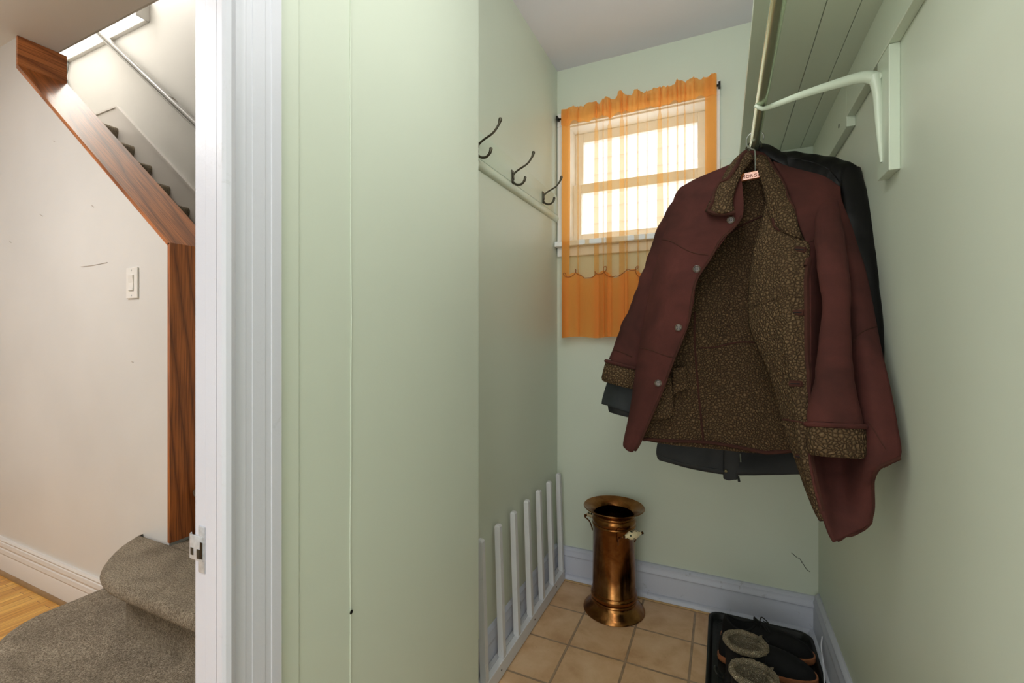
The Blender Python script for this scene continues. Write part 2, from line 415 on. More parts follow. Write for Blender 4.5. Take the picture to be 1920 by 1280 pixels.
struct(MB().box(-4.9, -.62, -2.3, -2.2, 0, ZH).build('wall_hall_front', M_hall), 'hall wall behind the viewer', 'wall')
struct(MB().box(XP-.05, XP, -2.2, -1.3, 0, ZH).build('wall_hall_closet', M_hall), 'hall wall beside the closet door', 'wall')

# baseboards
def base_profile(h, d):   # (distance from wall, z)
    return [(0, 0), (d, 0), (d, h*.62), (d-.002, h*.66), (d-.002, h*.72), (d, h*.75), (d-.001, h*.80), (d-.005, h*.86), (d-.006, h*.93), (d-.010, h*.97), (d-.016, h), (0, h)]
def shoe_profile(d, r):
    return [(d, 0)] + [(d+r*math.cos(a*PI/12), r*1.15*math.sin(a*PI/12)) for a in range(0, 7)]
def bb(name, profs, mats, axis, a, b, f, label):
    root = None
    for i, (p, m) in enumerate(zip(profs, mats)):
        o = MB().prism([f(q) for q in p], axis, a, b).build(name if i == 0 else 'shoe_moulding', m, root, True, 25)
        if i == 0: root = struct(o, label, 'baseboard')
        else: struct(o)
    return root
bb('baseboard_back', [base_profile(.138, .025), shoe_profile(.025, .019)], [M_base, M_base], 'x', XL, XR, lambda q: (YB-q[0], q[1]), 'blue grey baseboard under the window wall')
M_bare = plain('bare ochre paint edge', (206, 170, 120), .6, 0, 40)
struct(MB().box(-.66, .30, YB-.050, YB-.040, 0, .0045).build('trim_1', M_bare), 'thin ochre paint edge along the tile at the back baseboard', 'trim')
bb('baseboard_right', [base_profile(.158, .020), shoe_profile(.020, .022)], [M_base, M_base], 'y', -1.3, YB-.02, lambda q: (XR-q[0], q[1]), 'blue grey baseboard along the right wall')
bb('baseboard_left', [base_profile(.150, .017)], [M_base], 'y', 1.118, YB-.02, lambda q: (XL+q[0], q[1]), 'blue grey baseboard behind the boot rack')
M_hshoe = plain('worn brown shoe moulding', (150, 116, 76), .5, 0, 12)
def hall_profile(h, d):
    return [(0, 0), (d, 0), (d, h*.52), (d-.002, h*.55), (d+.001, h*.60), (d-.001, h*.70), (d-.004, h*.73), (d-.001, h*.79), (d-.003, h*.88), (d-.006, h*.90), (d-.003, h*.95), (d-.008, h), (0, h)]
bb('baseboard_hall', [hall_profile(.158, .016), shoe_profile(.014, .013)], [M_hallbase, M_hshoe], 'x', -4.8, -2.0, lambda q: (.952-q[0], q[1]), 'white hall baseboard with brown shoe moulding below the stair wall')

# ------------------------------------------------------------------ door frame (white casing, jamb, strike plate)
y0 = .390
prof = [(XP, y0), (XP+.012, y0), (XP+.016, y0+.003), (XP+.018, y0+.009), (XP+.016, y0+.015), (XP+.012, y0+.019), (XP+.009, y0+.021), (XP+.0065, y0+.0225), (XP+.007, y0+.026), (XP+.0072, y0+.030),
        (XP+.0085, y0+.033), (XP+.0085, y0+.036), (XP+.0078, y0+.037), (XP+.0078, y0+.046), (XP+.0090, y0+.047), (XP+.0090, y0+.066), (XP+.0082, y0+.067), (XP+.0082, y0+.076), (XP+.0095, y0+.077), (XP+.0095, y0+.093), (XP, y0+.093)]
cas = MB().prism(prof, 'z', 0, 2.17)
cas.prism([(a, -.05-b) for a, b in prof], 'z', 0, 2.17)
cas.box(XP, XP+.016, -.44, .39, 2.08, 2.17, .003)
dco = struct(cas.build('trim_2', M_trim, None, True, 30), 'white moulded door casing at the closet entrance', 'door casing')
jb = MB().box(XP-.052, XP+.002, y0+.0035, y0+.013, 0, 2.08, .0008).box(XP-.024, XP+.002, y0, y0+.006, 0, 2.08, .0015)
jb.box(XP-.052, XP, -.463, -.453, 0, 2.08, .001).box(XP-.052, XP, -.45, .39, 2.07, 2.08)
struct(jb.build('jamb', M_trim, dco))
def strike():
    m = MB(); x = XP-.025; ys = y0+.0035
    z = .818
    m.box(x-.018, x-.003, ys-.0016, ys, z-.028, z+.036, .0006)
    m.box(x-.0345, x-.006, ys-.0024, ys-.0004, z-.012, z+.022, .0006)
    lip = [(x-.034, ys-.0014), (x-.037, ys-.0002), (x-.040, ys+.0026)]
    m.prism([(x-.033, ys-.0024), (x-.037, ys-.0016), (x-.0405, ys+.002), (x-.0395, ys+.0032), (x-.036, ys+.0002), (x-.033, ys)], 'z', z-.012, z+.022)
    o = struct(m.build('strike_plate', M_strike, dco, True)); o['label'] = 'paint-splashed metal strike plate'
    struct(MB().box(x-.0115, x-.0065, ys-.0030, ys-.0008, z-.008, z+.015).build('latch_hole', M_iron, o))
    struct(MB().box(x-.033, x-.027, ys-.0028, ys-.0010, z-.006, z+.004).box(x-.019, x-.0125, ys-.0028, ys-.0010, z-.009, z+.004).build('bare_spot', plain('tarnished steel', (70, 72, 68), .4, .6, 90), o))
strike()

# ------------------------------------------------------------------ window with sashes, sill
wr = struct(MB().build('window_1', M_winpaint), 'small white double hung window behind the orange curtain', 'window') if False else None
f = MB()
f.box(-.700, WX0+.010, YB-.014, YB, WZ0-.02, 2.135, .002).box(WX1-.008, -.008, YB-.014, YB, WZ0-.02, 2.135, .002).box(-.700, -.008, YB-.016, YB, WZ1-.006, 2.150, .002)
f.box(WX0, WX0+.012, YB, YB+.15, WZ0, WZ1).box(WX1-.012, WX1, YB, YB+.15, WZ0, WZ1).box(WX0, WX1, YB, YB+.15, WZ1-.012, WZ1)
win = struct(f.build('window_1', M_winpaint), 'small white double hung window behind the orange curtain', 'window')
struct(MB().box(-.703, .0, YB-.050, YB+.10, WZ0-.020, WZ0+.004, .004).box(-.700, -.006, YB-.018, YB, WZ0-.062, WZ0-.020, .004).build('window_sill', M_winpaint, win))
def sash(x0, x1, z0, z1, y, name, st=.04, rail=.045):
    m = MB().box(x0, x0+st, y, y+.03, z0, z1, .003).box(x1-st, x1, y, y+.03, z0, z1, .003).box(x0+st, x1-st, y, y+.03, z1-rail, z1, .003).box(x0+st, x1-st, y, y+.03, z0, z0+rail, .003)
    o = struct(m.build(name, M_winpaint, win))
    struct(MB().box(x0+st-.004, x1-st+.004, y+.013, y+.017, z0+rail-.004, z1-rail+.004).build('glass_pane', M_glass, o))
sash(WX0+.012, WX1-.012, WZ0+.004, 1.83, YB+.050, 'lower_sash')
sash(WX0+.012, WX1-.012, 1.79, WZ1-.012, YB+.085, 'upper_sash')
nb = MB()
for i in range(22): nb.prism([(5.0, .2+i*.18), (4.97, .2+i*.18), (4.992, .38+i*.18), (5.02, .38+i*.18)], 'x', -6, 5)
tag(nb.build('neighbour_house_siding', M_siding), 'pale horizontal siding of the house outside the window', 'house wall')

# ------------------------------------------------------------------ curtain
cur = empty('window_curtain', (-.345, 1.985, 1.107), label='orange sheer cafe curtain with ruffled heading and embroidered hem', cat='curtain')
CX0, CX1, CZ0, CZ1 = -.667, -.020, 1.107, 2.165
pleats = [(-.590, .004), (-.508, .0095), (-.475, .003), (-.447, .0095), (-.394, .010), (-.374, .004), (-.326, .003), (-.290, .002), (-.238, .0085), (-.205, .003), (-.168, .0035), (-.139, .0035), (-.105, .002)]
def cx(u, z):
    """cloth path: u in 0..1 along the cloth, returns x and y offset; cloth doubles back at each pleat"""
    return None
def cloth_line(z):
    """polyline of (x, y) across at height z"""
    dn = max(0, min(1, (2.09-z)/.98))
    pts = [(CX0, 0)]
    for (c, wd) in pleats:
        ww = wd*(1+ (1.3*dn if abs(c+.238) < .001 else .35*dn)); cc = c + (.006*dn if abs(c+.238) < .001 else 0)
        if z > 2.05: ww *= .55
        y = .0045*math.sin(c*91+z*1.5)
        pts += [(cc+ww*.5, y-.003), (cc+ww, y-.0005), (cc+ww*.6, y+.003), (cc-ww*.6, y+.004), (cc-ww, y+.0065), (cc-ww*.5, y+.009)]
    pts.append((CX1, 0))
    return pts
def curtain_mesh(z0f, z1f, nz, yoff=0, x0=None, x1=None, ruf=0, lines=None):
    rows = []; 
    for j in range(nz+1):
        tz = j/nz
        base = cloth_line(z0f(0)+(z1f(0)-z0f(0))*tz)
        # resample between points
        P = []
        for i in range(len(base)-1):
            a, b = base[i], base[i+1]; long = i % 6 == 0
            n = 14 if long else 2
            for k in range(n):
                t = k/n; P.append((a[0]+(b[0]-a[0])*t, a[1]+(b[1]-a[1])*(t*t*(3-2*t))))
        P.append(base[-1])
        row = []
        for (x, y) in P:
            z = z0f(x)+(z1f(x)-z0f(x))*tz
            low = max(0, min(1, (1.75-z)/.6))
            yy = 1.985+y+yoff + low*(.010*math.sin(x*34+.8)+.006*math.sin(x*71)) + .003*math.sin(x*57+z*3)
            up = max(0, min(1, (z-2.130)/.03))
            g = .022*noise.noise(Vector((x*46, 1.3, 0)))+.010*noise.noise(Vector((x*110, 7, 0)))
            yy += up*g + (up*up*.010*noise.noise(Vector((x*45, 3, z*20))))
            if abs(z-2.118) < .02: yy += 0
            yy += .0032*math.sin(x*310+2*math.sin(x*40))*math.exp(-((z-2.118)/.028)**2)
            row.append((x, yy, z))
        rows.append(row)
    m = MB(); n = len(rows[0])
    vs = [p for r in rows for p in r]
    fs = []
    for j in range(nz):
        for i in range(n-1):
            xa = rows[j][i][0]
            if x0 is not None and not (x0 <= xa <= x1): continue
            fs.append([j*n+i, j*n+i+1, (j+1)*n+i+1, (j+1)*n+i])
    m.add(vs, fs); return m
def topz(x):
    t = (x-CX0)/(CX1-CX0); inner = min(1, max(0, min(t, 1-t)*9))
    nn = noise.noise(Vector((x*44, 0, 2.2)))
    return 2.150+.006*t + inner*(.016*nn+.017*abs(math.sin(x*44+2.5*noise.noise(Vector((x*9, 4, 4)))))-.008+.004*noise.noise(Vector((x*120, 5, 1))))
botz = lambda x: 1.109 + .003*math.sin(x*40)
curtain_mesh(lambda x: botz(x), topz, 60).build('voile_panel', M_sheer, cur, True, 60)
def scal(x):
    s_ = math.sin((x+.60)*26)
    return 1.375 + .018*abs(math.sin((x+.56)*24)) + .012*math.sin(x*50)
curtain_mesh(lambda x: botz(x)+.0005, scal, 10, .0022).build('hem_band', M_sheer2, cur, True, 60)
curtain_mesh(lambda x: 2.078+.006*math.sin(x*60)+.004*math.sin(x*131), lambda x: topz(x)-.0005, 10, -.0045).build('heading', M_sheer2, cur, True, 60)
curtain_mesh(lambda x: botz(x)+.001, lambda x: topz(x)-.001, 50, .0034, CX0-1, -.628).build('side_hem', M_sheer2, cur, True, 60)
curtain_mesh(lambda x: botz(x)+.001, lambda x: topz(x)-.001, 50, .0034, -.068, 1).build('side_hem', M_sheer2, cur, True, 60)
em = []
x = -.655
ph = 0
while x < -.16:
    ph += .22
    loop = .5+.5*math.sin(ph*.34+.6)
    yy = 1.985 + .617*(.010*math.sin(x*34+.8)+.006*math.sin(x*71))+.003*math.sin(x*57+4.1)-.0085
    em.append((x+.017*loop*math.cos(ph*1.2), yy, scal(x)+.017*loop*math.sin(ph*1.2)+.002))
    x += .0019
MB().tube(em, .0016, 5).build('embroidery', M_thread, cur, True)
cr_ = MB().tube([(-.694, 2.002, 2.116), (-.008, 2.002, 2.120)], .0045, 10)
rodo = tag(cr_.build('curtain_rod', M_iron), 'thin black metal curtain rod carrying the orange curtain', 'curtain rod')
for x in (-.692, -.010):
    MB().box(x-.004, x+.004, 1.985, YB-.015, 2.112, 2.128, .001).build('rod_socket', M_iron, rodo)

# ------------------------------------------------------------------ hook rail and hooks
r = MB().box(XL, XL+.0075, 1.118, YB, 1.678, 1.765, .002)
r.prism([(XL, 1.645), (XL+.004, 1.646), (XL+.0095, 1.652), (XL+.0125, 1.660), (XL+.0115, 1.668), (XL+.008, 1.676), (XL, 1.682)], 'y', 1.118, YB)
tag(r.build('hook_rail', M_greenL, None, True), 'green painted wall board with beaded lower edge below the coat hooks', 'hook rail')
HL = ['bronze double coat hook nearest the partition edge, cut by it', 'bronze double coat hook in the middle of the rail', 'bronze double coat hook nearest the window corner']
def make_hook():
    h = empty('coat_hook', (XL+.0088, 1.512, 1.700), label=HL[1], cat='coat hook', group='bronze coat hooks on the left wall')
    o = h.location
    P = lambda x, z: (o[0]-.001+x, o[1], z)
    up = cr([P(.004, 1.690), P(.005, 1.706), P(.024, 1.720), P(.058, 1.736), P(.077, 1.757), P(.083, 1.772)], 5)
    n = len(up)
    MB().tube(up, [.0042-.0008*math.sin(i/n*PI)+(.0022*max(0, i/n-.75)*4) for i in range(n)], 10).lathe([(0, -.007), (.0045, -.0055), (.0062, 0), (.0045, .005), (0, .0065)], up[-1], 12).build('upper_prong', M_bronze, h, True)
    lo = cr([P(.004, 1.712), P(.001, 1.696), P(.003, 1.680), P(.016, 1.668), P(.034, 1.666), P(.047, 1.676), P(.051, 1.688)], 5)
    MB().tube(lo, [.0040 if i < len(lo)-6 else .0048 for i in range(len(lo))], 10).lathe([(0, -.006), (.0045, -.004), (.0055, 0), (.0042, .004), (0, .0055)], lo[-1], 12).build('lower_prong', M_bronze, h, True)
    MB().box(o[0]-.0012, o[0]+.0018, o[1]-.010, o[1]+.010, 1.672, 1.722, .001).build('mounting_plate', M_bronze, h)
    for z in (1.690, 1.706):
        MB().lathe([(0, .0018), (.0034, .0014), (.0036, 0)], (o[0]+.0018, o[1]+.006, z), 12, axis=(1, 0, 0)).build('screw', M_iron, h)
    return h
hk = make_hook()
for i, (Y, dz) in enumerate([(1.244, .004), (1.512, 0), (1.825, .011)]):
    h = hk if i == 1 else copy_tree(hk)
    h.location = (XL+.0088, Y, 1.700+dz); h['label'] = HL[i]

# ------------------------------------------------------------------ boot rack of pegs
rack = empty('boot_rack', (-.668, 1.6, 0), label='white painted peg rack of upright slats against the left baseboard', cat='boot rack')
MB().box(-.687, -.652, 1.125, 1.985, .004, .052, .0015).build('rail', M_rackw, rack)
MB().box(-.6865, -.671, 1.128, 1.982, .052, .056, .001).build('ledge', M_rackdirty, rack)
for i in range(7):
    yy = 1.238+i*.1225
    m = MB(); h0, h1 = .050, .488
    x0b, x1b = -.674, -.654; x0t, x1t = -.688, -.669
    for (za, zb) in ((h0, h1),):
        vs = [(x0b, yy-.011, za), (x1b, yy-.011, za), (x1b, yy+.009, za), (x0b, yy+.009, za), (x0t, yy-.011, zb-.006), (x1t, yy-.011, zb-.006), (x1t, yy+.009, zb-.006), (x0t, yy+.009, zb-.006),
              (x0t+.003, yy-.009, zb), (x1t-.004, yy-.009, zb), (x1t-.004, yy+.007, zb), (x0t+.003, yy+.007, zb)]
        fs = [(0, 3, 2, 1), (0, 1, 5, 4), (1, 2, 6, 5), (2, 3, 7, 6), (3, 0, 4, 7), (4, 5, 9, 8), (5, 6, 10, 9), (6, 7, 11, 10), (7, 4, 8, 11), (8, 9, 10, 11)]
        m.add(vs, fs)
    m.build('slat', M_rackw, rack)
for yy in (1.33, 1.62, 1.87):
    MB().lathe([(0, .0012), (.003, .001), (.0032, 0)], (-.652, yy, .03), 8, axis=(1, 0, 0)).build('nail_head', M_iron, rack)

# ------------------------------------------------------------------ brass umbrella stand
us = empty('umbrella_stand', (-.403, 1.868, 0), label='tall copper and brass umbrella stand with flared rim and ceramic handles', cat='umbrella stand')
ux, uy = -.403, 1.868
body = [(0, .006), (.100, .004), (.121, .000), (.1235, .003), (.122, .007), (.112, .016), (.096, .030), (.090, .036), (.0885, .042), (.091, .044), (.091, .047), (.088, .050), (.092, .056), (.0935, .064), (.0920, .073), (.088, .078), (.0895, .080), (.0895, .084), (.086, .088),
        (.0855, .20), (.085, .345), (.0875, .347), (.0875, .351), (.084, .354), (.0865, .360), (.088, .368), (.0865, .376), (.083, .381), (.0845, .384), (.0845, .388), (.082, .391), (.084, .396), (.096, .406), (.112, .413), (.1205, .4165), (.1225, .4185), (.1205, .4205),
        (.112, .4165), (.096, .410), (.083, .400), (.078, .393), (.081, .388), (.079, .380), (.083, .370), (.081, .356), (.083, .20), (.080, .02), (0, .015)]
MB().lathe(body, (ux, uy, 0), 72).build('body', M_brass, us, True, 60)
def handle(ang, name='handle'):
    d = Vector((math.cos(ang), math.sin(ang), 0)); t = Vector((-d.y, d.x, 0))
    c = Vector((ux, uy, .350)) + d*.122
    o = MB().lathe([(0, -.038), (.006, -.037), (.008, -.032), (.0085, -.026), (.0145, -.018), (.0165, -.006), (.0165, .006), (.0145, .018), (.0085, .026), (.008, .032), (.006, .037), (0, .038)], c, 20, axis=t).build(name, M_ceramic, us, True)
    o['label'] = 'cream painted ceramic grip'
    for s in (-1, 1):
        b = MB()
        e = c+t*.036*s
        b.tube(cr([e, e+t*.010*s, e+t*.014*s-d*.004+Vector((0, 0, -.004)), e+t*.010*s-d*.028+Vector((0, 0, -.016)), e+t*.004*s-d*.040+Vector((0, 0, -.05))], 5), .0026, 8)
        b.lathe([(0, -.004), (.0052, -.003), (.0056, .003), (0, .005)], e+t*.008*s, 12, axis=t*s)
        b.build('handle_bail', M_brass, us, True)
handle(math.radians(-42)); handle(math.radians(148))

# ------------------------------------------------------------------ shelf, rod, bracket
SZ = 1.826
sh = empty('closet_shelf', (.195, 1.25, SZ), label='green plank shelf on wall cleats above the clothes rod', cat='shelf')
for i, (a, b) in enumerate([(.061, .2005), (.2020, .2675), (.2685, XR)]):
    MB().box(a, b, .55, YB, SZ, SZ+.020, .0012).build('plank', M_greenL, sh)
k = MB().box(XR-.020, XR, .55, 1.51, 1.715, SZ, .0015).box(XR-.020, XR, 1.51, YB-.019, 1.688, SZ, .0015).build('side_cleat', M_greenL, sh)
MB().lathe([(0, .0008), (.006, .0006), (.0065, 0)], (XR-.020, 1.60, 1.727), 12, axis=(-1, 0, 0)).build('knot_hole', M_iron, sh)
MB().box(-.006, XR, YB-.019, YB, 1.715, SZ, .0015).build('back_cleat', M_greenL, sh)
RX, RZ, RR = .083, 1.663, .0125
tag(MB().tube([(RX, .55, RZ), (RX, 1.28, RZ), (RX, YB-.019, RZ)], RR, 24).build('clothes_rod', plain('green enamel rod', (178, 192, 162), .22, .65), None, True), 'round green painted clothes rod under the shelf', 'clothes rod')
br = empty('rod_bracket', (XR, 1.205, 1.6), label='green metal bracket on a wooden wall plate holding the clothes rod', cat='bracket')
MB().box(XR-.019, XR, 1.167, 1.243, 1.457, 1.7145, .0015).build('wall_plate', M_greenL, br)
P = [(XR-.020, 1.225, 1.672), (XR-.05, 1.222, 1.682), (XR-.10, 1.217, 1.676), (XR-.17, 1.207, 1.661), (RX+.010, 1.20, 1.6440), (RX-.002, 1.199, 1.6455), (RX-.014, 1.199, 1.654)]
MB().tube(cr(P, 6), [.013-.0090*min(1, i/26) for i in range(37)], 10, flat=1.15).build('arm', M_greenL, br, True)
P = [(XR-.030, 1.222, 1.680), (XR-.024, 1.220, 1.640), (XR-.0225, 1.217, 1.58), (XR-.021, 1.214, 1.53), (XR-.019, 1.212, 1.488)]
MB().tube(cr(P, 5), [.0115-.008*i/20 for i in range(21)], 10).build('stem', M_greenL, br, True)

# ------------------------------------------------------------------ stair: carpeted steps, skirt, oak cap, handrail, lamp, switch
RISE, RUN = .1777, .222
def smooth_poly(pts, n=5):
    P = [Vector((p[0], p[1], 0)) for p in pts]; L = len(P); out = []
    for i in range(L):
        a, b, c, d = P[i-1], P[i], P[(i+1) % L], P[(i+2) % L]
        if (c-b).length < .02 or pts[i][2] if len(pts[i]) > 2 else False:
            out.append(b); continue
        for k in range(n):
            t = k/n; out.append(.5*((2*b)+(c-a)*t+(2*a-5*b+4*c-d)*t*t+(3*b-a-3*c+d)*t**3))
    return out
def step_solid(outline, z1, z0, nose=.062, thick=.045):
    """outline CCW list of Vectors; rounded nosing then a recessed riser"""
    n = len(outline)
    nr = []
    for i in range(n):
        a_ = (outline[i]-outline[i-1]).normalized(); b_ = (outline[(i+1) % n]-outline[i]).normalized()
        q = Vector((a_.y+b_.y, -a_.x-b_.x, 0)); q.normalize(); q /= max(.55, q.dot(Vector((b_.y, -b_.x, 0)))); nr.append(q)
    prof = []
    R = thick/2
    for a in range(0, 7):
        an = PI/2 - a*PI/6
        prof.append((R-R*math.cos(an), z1-R+R*math.sin(an)))
    prof += [(nose*.8, z1-thick-.002), (nose, z1-thick-.010), (nose, z0)]
    m = MB(); vs = []
    vs_ = []
    for (ins, z) in prof:
        for i in range(n): 
            q = outline[i]-nr[i]*ins; vs_.append((q.x, q.y, z))
    L = len(prof)
    fs = [[j*n+i, j*n+(i+1) % n, (j+1)*n+(i+1) % n, (j+1)*n+i] for j in range(L-1) for i in range(n)]
    fs.append(list(range(n)))
    m.add(vs_, fs); return m
st = empty('carpeted_staircase', (-1.9, 1.3, 0), label='staircase covered in taupe carpet rising behind the oak trimmed wall', cat='staircase')
def poly(pts):
    out = []
    for seg in pts: out += seg
    return [Vector((x, y, 0)) for x, y in out]
def arcpts(pts, n=6): return [(v.x, v.y) for v in cr([(a, b, 0) for a, b in pts], n)]
o1 = poly([arcpts([(-2.072, .953), (-2.072, .80), (-2.068, .70), (-2.03, .625), (-1.96, .572), (-1.86, .535), (-1.75, .518), (-1.6, .510), (-1.3, .508), (-.92, .508)]), [(-.86, .52), (-.86, .953)]])
step_solid(o1, .194, 0).build('step', M_carpet, st, True, 70)
o2 = poly([arcpts([(-1.962, .953), (-1.945, .92), (-1.90, .855), (-1.83, .792), (-1.765, .750), (-1.69, .727), (-1.60, .718), (-1.45, .718), (-1.2, .718), (-.92, .718)]), [(-.862, .73), (-.862, .953)]])
step_solid(o2, .387, .19).build('step', M_carpet, st, True, 70)
MB().box(-1.76, -.85, .94, 1.90, 0, .380, .004).build('corner_landing', M_carpet, st)
def upper_step(k):
    z1 = .387+RISE*(k-2); xn = -4.162+RUN*(15-k)
    m = MB(); R = .030
    prof = [(xn-.6 if k < 15 else -5.7, z1-RISE-.02), (xn-.6 if k < 15 else -5.7, z1), (xn-R, z1)] + [(xn-R+R*math.cos(PI/2-a*PI/6), z1-R+R*math.sin(PI/2-a*PI/6)) for a in range(1, 4)] + [(xn-.004, z1-.050), (xn-.014, z1-.072), (xn-.026, z1-.10), (xn-.03, z1-RISE-.02)]
    ya = 1.122 if k > 3 else 1.122
    m.prism(prof, 'y', 1.122, 1.885)
    if k == 3:
        q = poly([arcpts([(-1.757, 1.02), (-1.73, 1.012), (-1.68, 1.008), (-1.60, 1.012), (-1.54, 1.03), (-1.51, 1.07), (-1.498, 1.12)], 4), [(-1.757, 1.12)]])
        m = m; mm = step_solid(q, z1, .38, .02, .044)
        n = len(m.v); m.v += mm.v; m.f += [tuple(i+n for i in f_) for f_ in mm.f]
    m.build('step', M_carpet, st, True, 50)
for k_ in range(3, 16): upper_step(k_)
# skirt board on the far wall
sk = MB().prism([(-1.3, .38), (-1.3, .60), (-4.20, .60+2.90*.80), (-5.7, .60+2.90*.80), (-5.7, .55+2.9*.8-.14), (-4.2, .38+2.9*.8-.16)], 'y', 1.886, 1.900)
zt = .60
sk = MB().prism([(-1.30, .40), (-1.30, .53), (-4.195, 2.85), (-5.7, 2.85), (-5.7, 2.66), (-4.25, 2.66)], 'y', 1.884, 1.901)
sk.prism([(-1.30, .530), (-1.30, .55), (-4.185, 2.864), (-5.7, 2.864), (-5.7, 2.85), (-4.195, 2.85)], 'y', 1.876, 1.901)
sko = sk.build('skirt_board', M_hallbase, st); sko['label'] = 'white skirt board along the steps'

ws = bpy.data.objects['wall_stair']
M_scuff = plain('grey scuff', (178, 168, 158), .6)
for q, r_ in (([(152, 500), (170, 498), (186, 495), (201, 492)], .0016), ([(18, 452), (21, 455)], .0016), ([(172, 385), (176, 388)], .0016), ([(75, 402), (80, 405)], .0014), ([(247, 678), (250, 679)], .0016), ([(100, 264), (103, 266)], .0012)):
    struct(MB().tube([at(a_, b_, .9515) for a_, b_ in q], r_, 5).build('scuff_mark', M_scuff, ws))
oak = empty('oak_wall_cap', (-1.76, 1.03, .387), label='varnished red oak boards capping the stepped end of the stair wall', cat='wall trim')
MB().box(-1.775, -1.760, .946, 1.121, .388, 1.445, .0015).build('upright_board', M_oakz, oak)
dx, dz = .0098, .0117
s0 = (-1.760, 1.440); s1 = (-2.944, 2.364)
MB().prism([s0, s1, (s1[0]-.016*.616-.006, s1[1]-.016*.788+.003), (s0[0]-.016, s0[1]-.004)], 'y', .946, 1.121).build('sloped_board', M_oakx, oak)
MB().box(-2.959, -2.944, .946, 1.121, 2.362, ZH-.001, .0015).build('short_board', M_oaky, oak)

hr = empty('stair_handrail', (-3.8, 1.84, 3.0), label='grey painted flat handrail on the white stairwell wall', cat='handrail')
a, b = Vector((-4.44, 1.84, 3.515)), Vector((-1.9, 1.84, 3.515-2.54*.778))
d = (b-a).normalized(); nrm = Vector((-d.z, 0, d.x)) * -1
def bar(a, b, prof, m):
    vs = [a+nrm*q[0]+Vector((0, q[1], 0)) for q in prof]+[b+nrm*q[0]+Vector((0, q[1], 0)) for q in prof]; n = len(prof)
    return m.add(vs, [list(range(n))[::-1], list(range(n, 2*n))]+[[i, (i+1) % n, n+(i+1) % n, n+i] for i in range(n)])
bar(a, b, [(-.019, -.016), (-.014, -.022), (-.004, -.022), (-.002, -.012), (.004, -.012), (.006, -.022), (.014, -.022), (.019, -.016), (.019, .016), (-.019, .016)], MB()).build('rail', M_railp, hr)
for q in ([(221, 91, 1.845), (225, 93, 1.85), (229, 97, 1.87), (232, 104, 1.893)], [(318, 182, 1.845), (324, 184, 1.85), (335, 196, 1.87), (343, 208, 1.893)]):
    MB().tube(cr([at(*p) for p in q], 6), [.009]*3+[.0055]*11+[.008]*5, 8).build('bracket', M_bracket, hr, True)

sw = empty('light_switch', (-2.0, .952, 1.313), label='white rocker light switch on the wall under the stairs', cat='light switch')
MB().box(-2.037, -1.963, .945, .952, 1.256, 1.371, .002).build('plate', M_switch, sw)
MB().prism([(.946, 1.284), (.9405, 1.286), (.943, 1.314), (.9395, 1.342), (.946, 1.344)], 'x', -2.014, -1.984).build('rocker', M_switch, sw)
for z in (1.267, 1.361): MB().lathe([(0, .001), (.003, .0008), (.0032, 0)], (-2.0, .945, z), 10, axis=(0, -1, 0)).build('screw', M_strike, sw)

lf = empty('fluorescent_light', (-4.4, 1.86, 3.46), label='lit wall mounted fluorescent fitting high in the stairwell', cat='light fixture')
LX0, LX1 = -5.02, -3.79
MB().box(LX0, LX1, 1.872, 1.90, 3.392, 3.402, .002).box(LX0-.012, LX0, 1.80, 1.90, 3.40, 3.55).build('housing', M_switch, lf)
MB().box(LX1, LX1+.012, 1.812, 1.90, 3.392, 3.552, .004).build('end_cap', M_switch, lf)
MB().prism([(1.898, 3.403), (1.872, 3.403), (1.835, 3.420), (1.822, 3.444), (1.818, 3.47), (1.820, 3.52), (1.835, 3.54), (1.898, 3.545)], 'x', LX0+.004, LX1-.004).build('diffuser', M_tube, lf)
area('fluorescent_tube_light', (-4.4, 1.78, 3.47), 1.1, 11, (1, .985, .95), (math.radians(-115), 0, 0), .10)
cd_ = cr([(-4.95, 1.89, 3.40), (-4.93, 1.885, 3.36), (-4.955, 1.885, 3.30), (-4.97, 1.88, 3.27), (-4.93, 1.88, 3.20), (-4.89, 1.88, 3.14), (-4.90, 1.885, 3.115), (-4.93, 1.885, 3.16), (-4.97, 1.89, 3.25)], 6)
MB().tube(cd_, .006, 6).build('power_cord', plain('grey cord', (120, 118, 112), .5), lf, True)

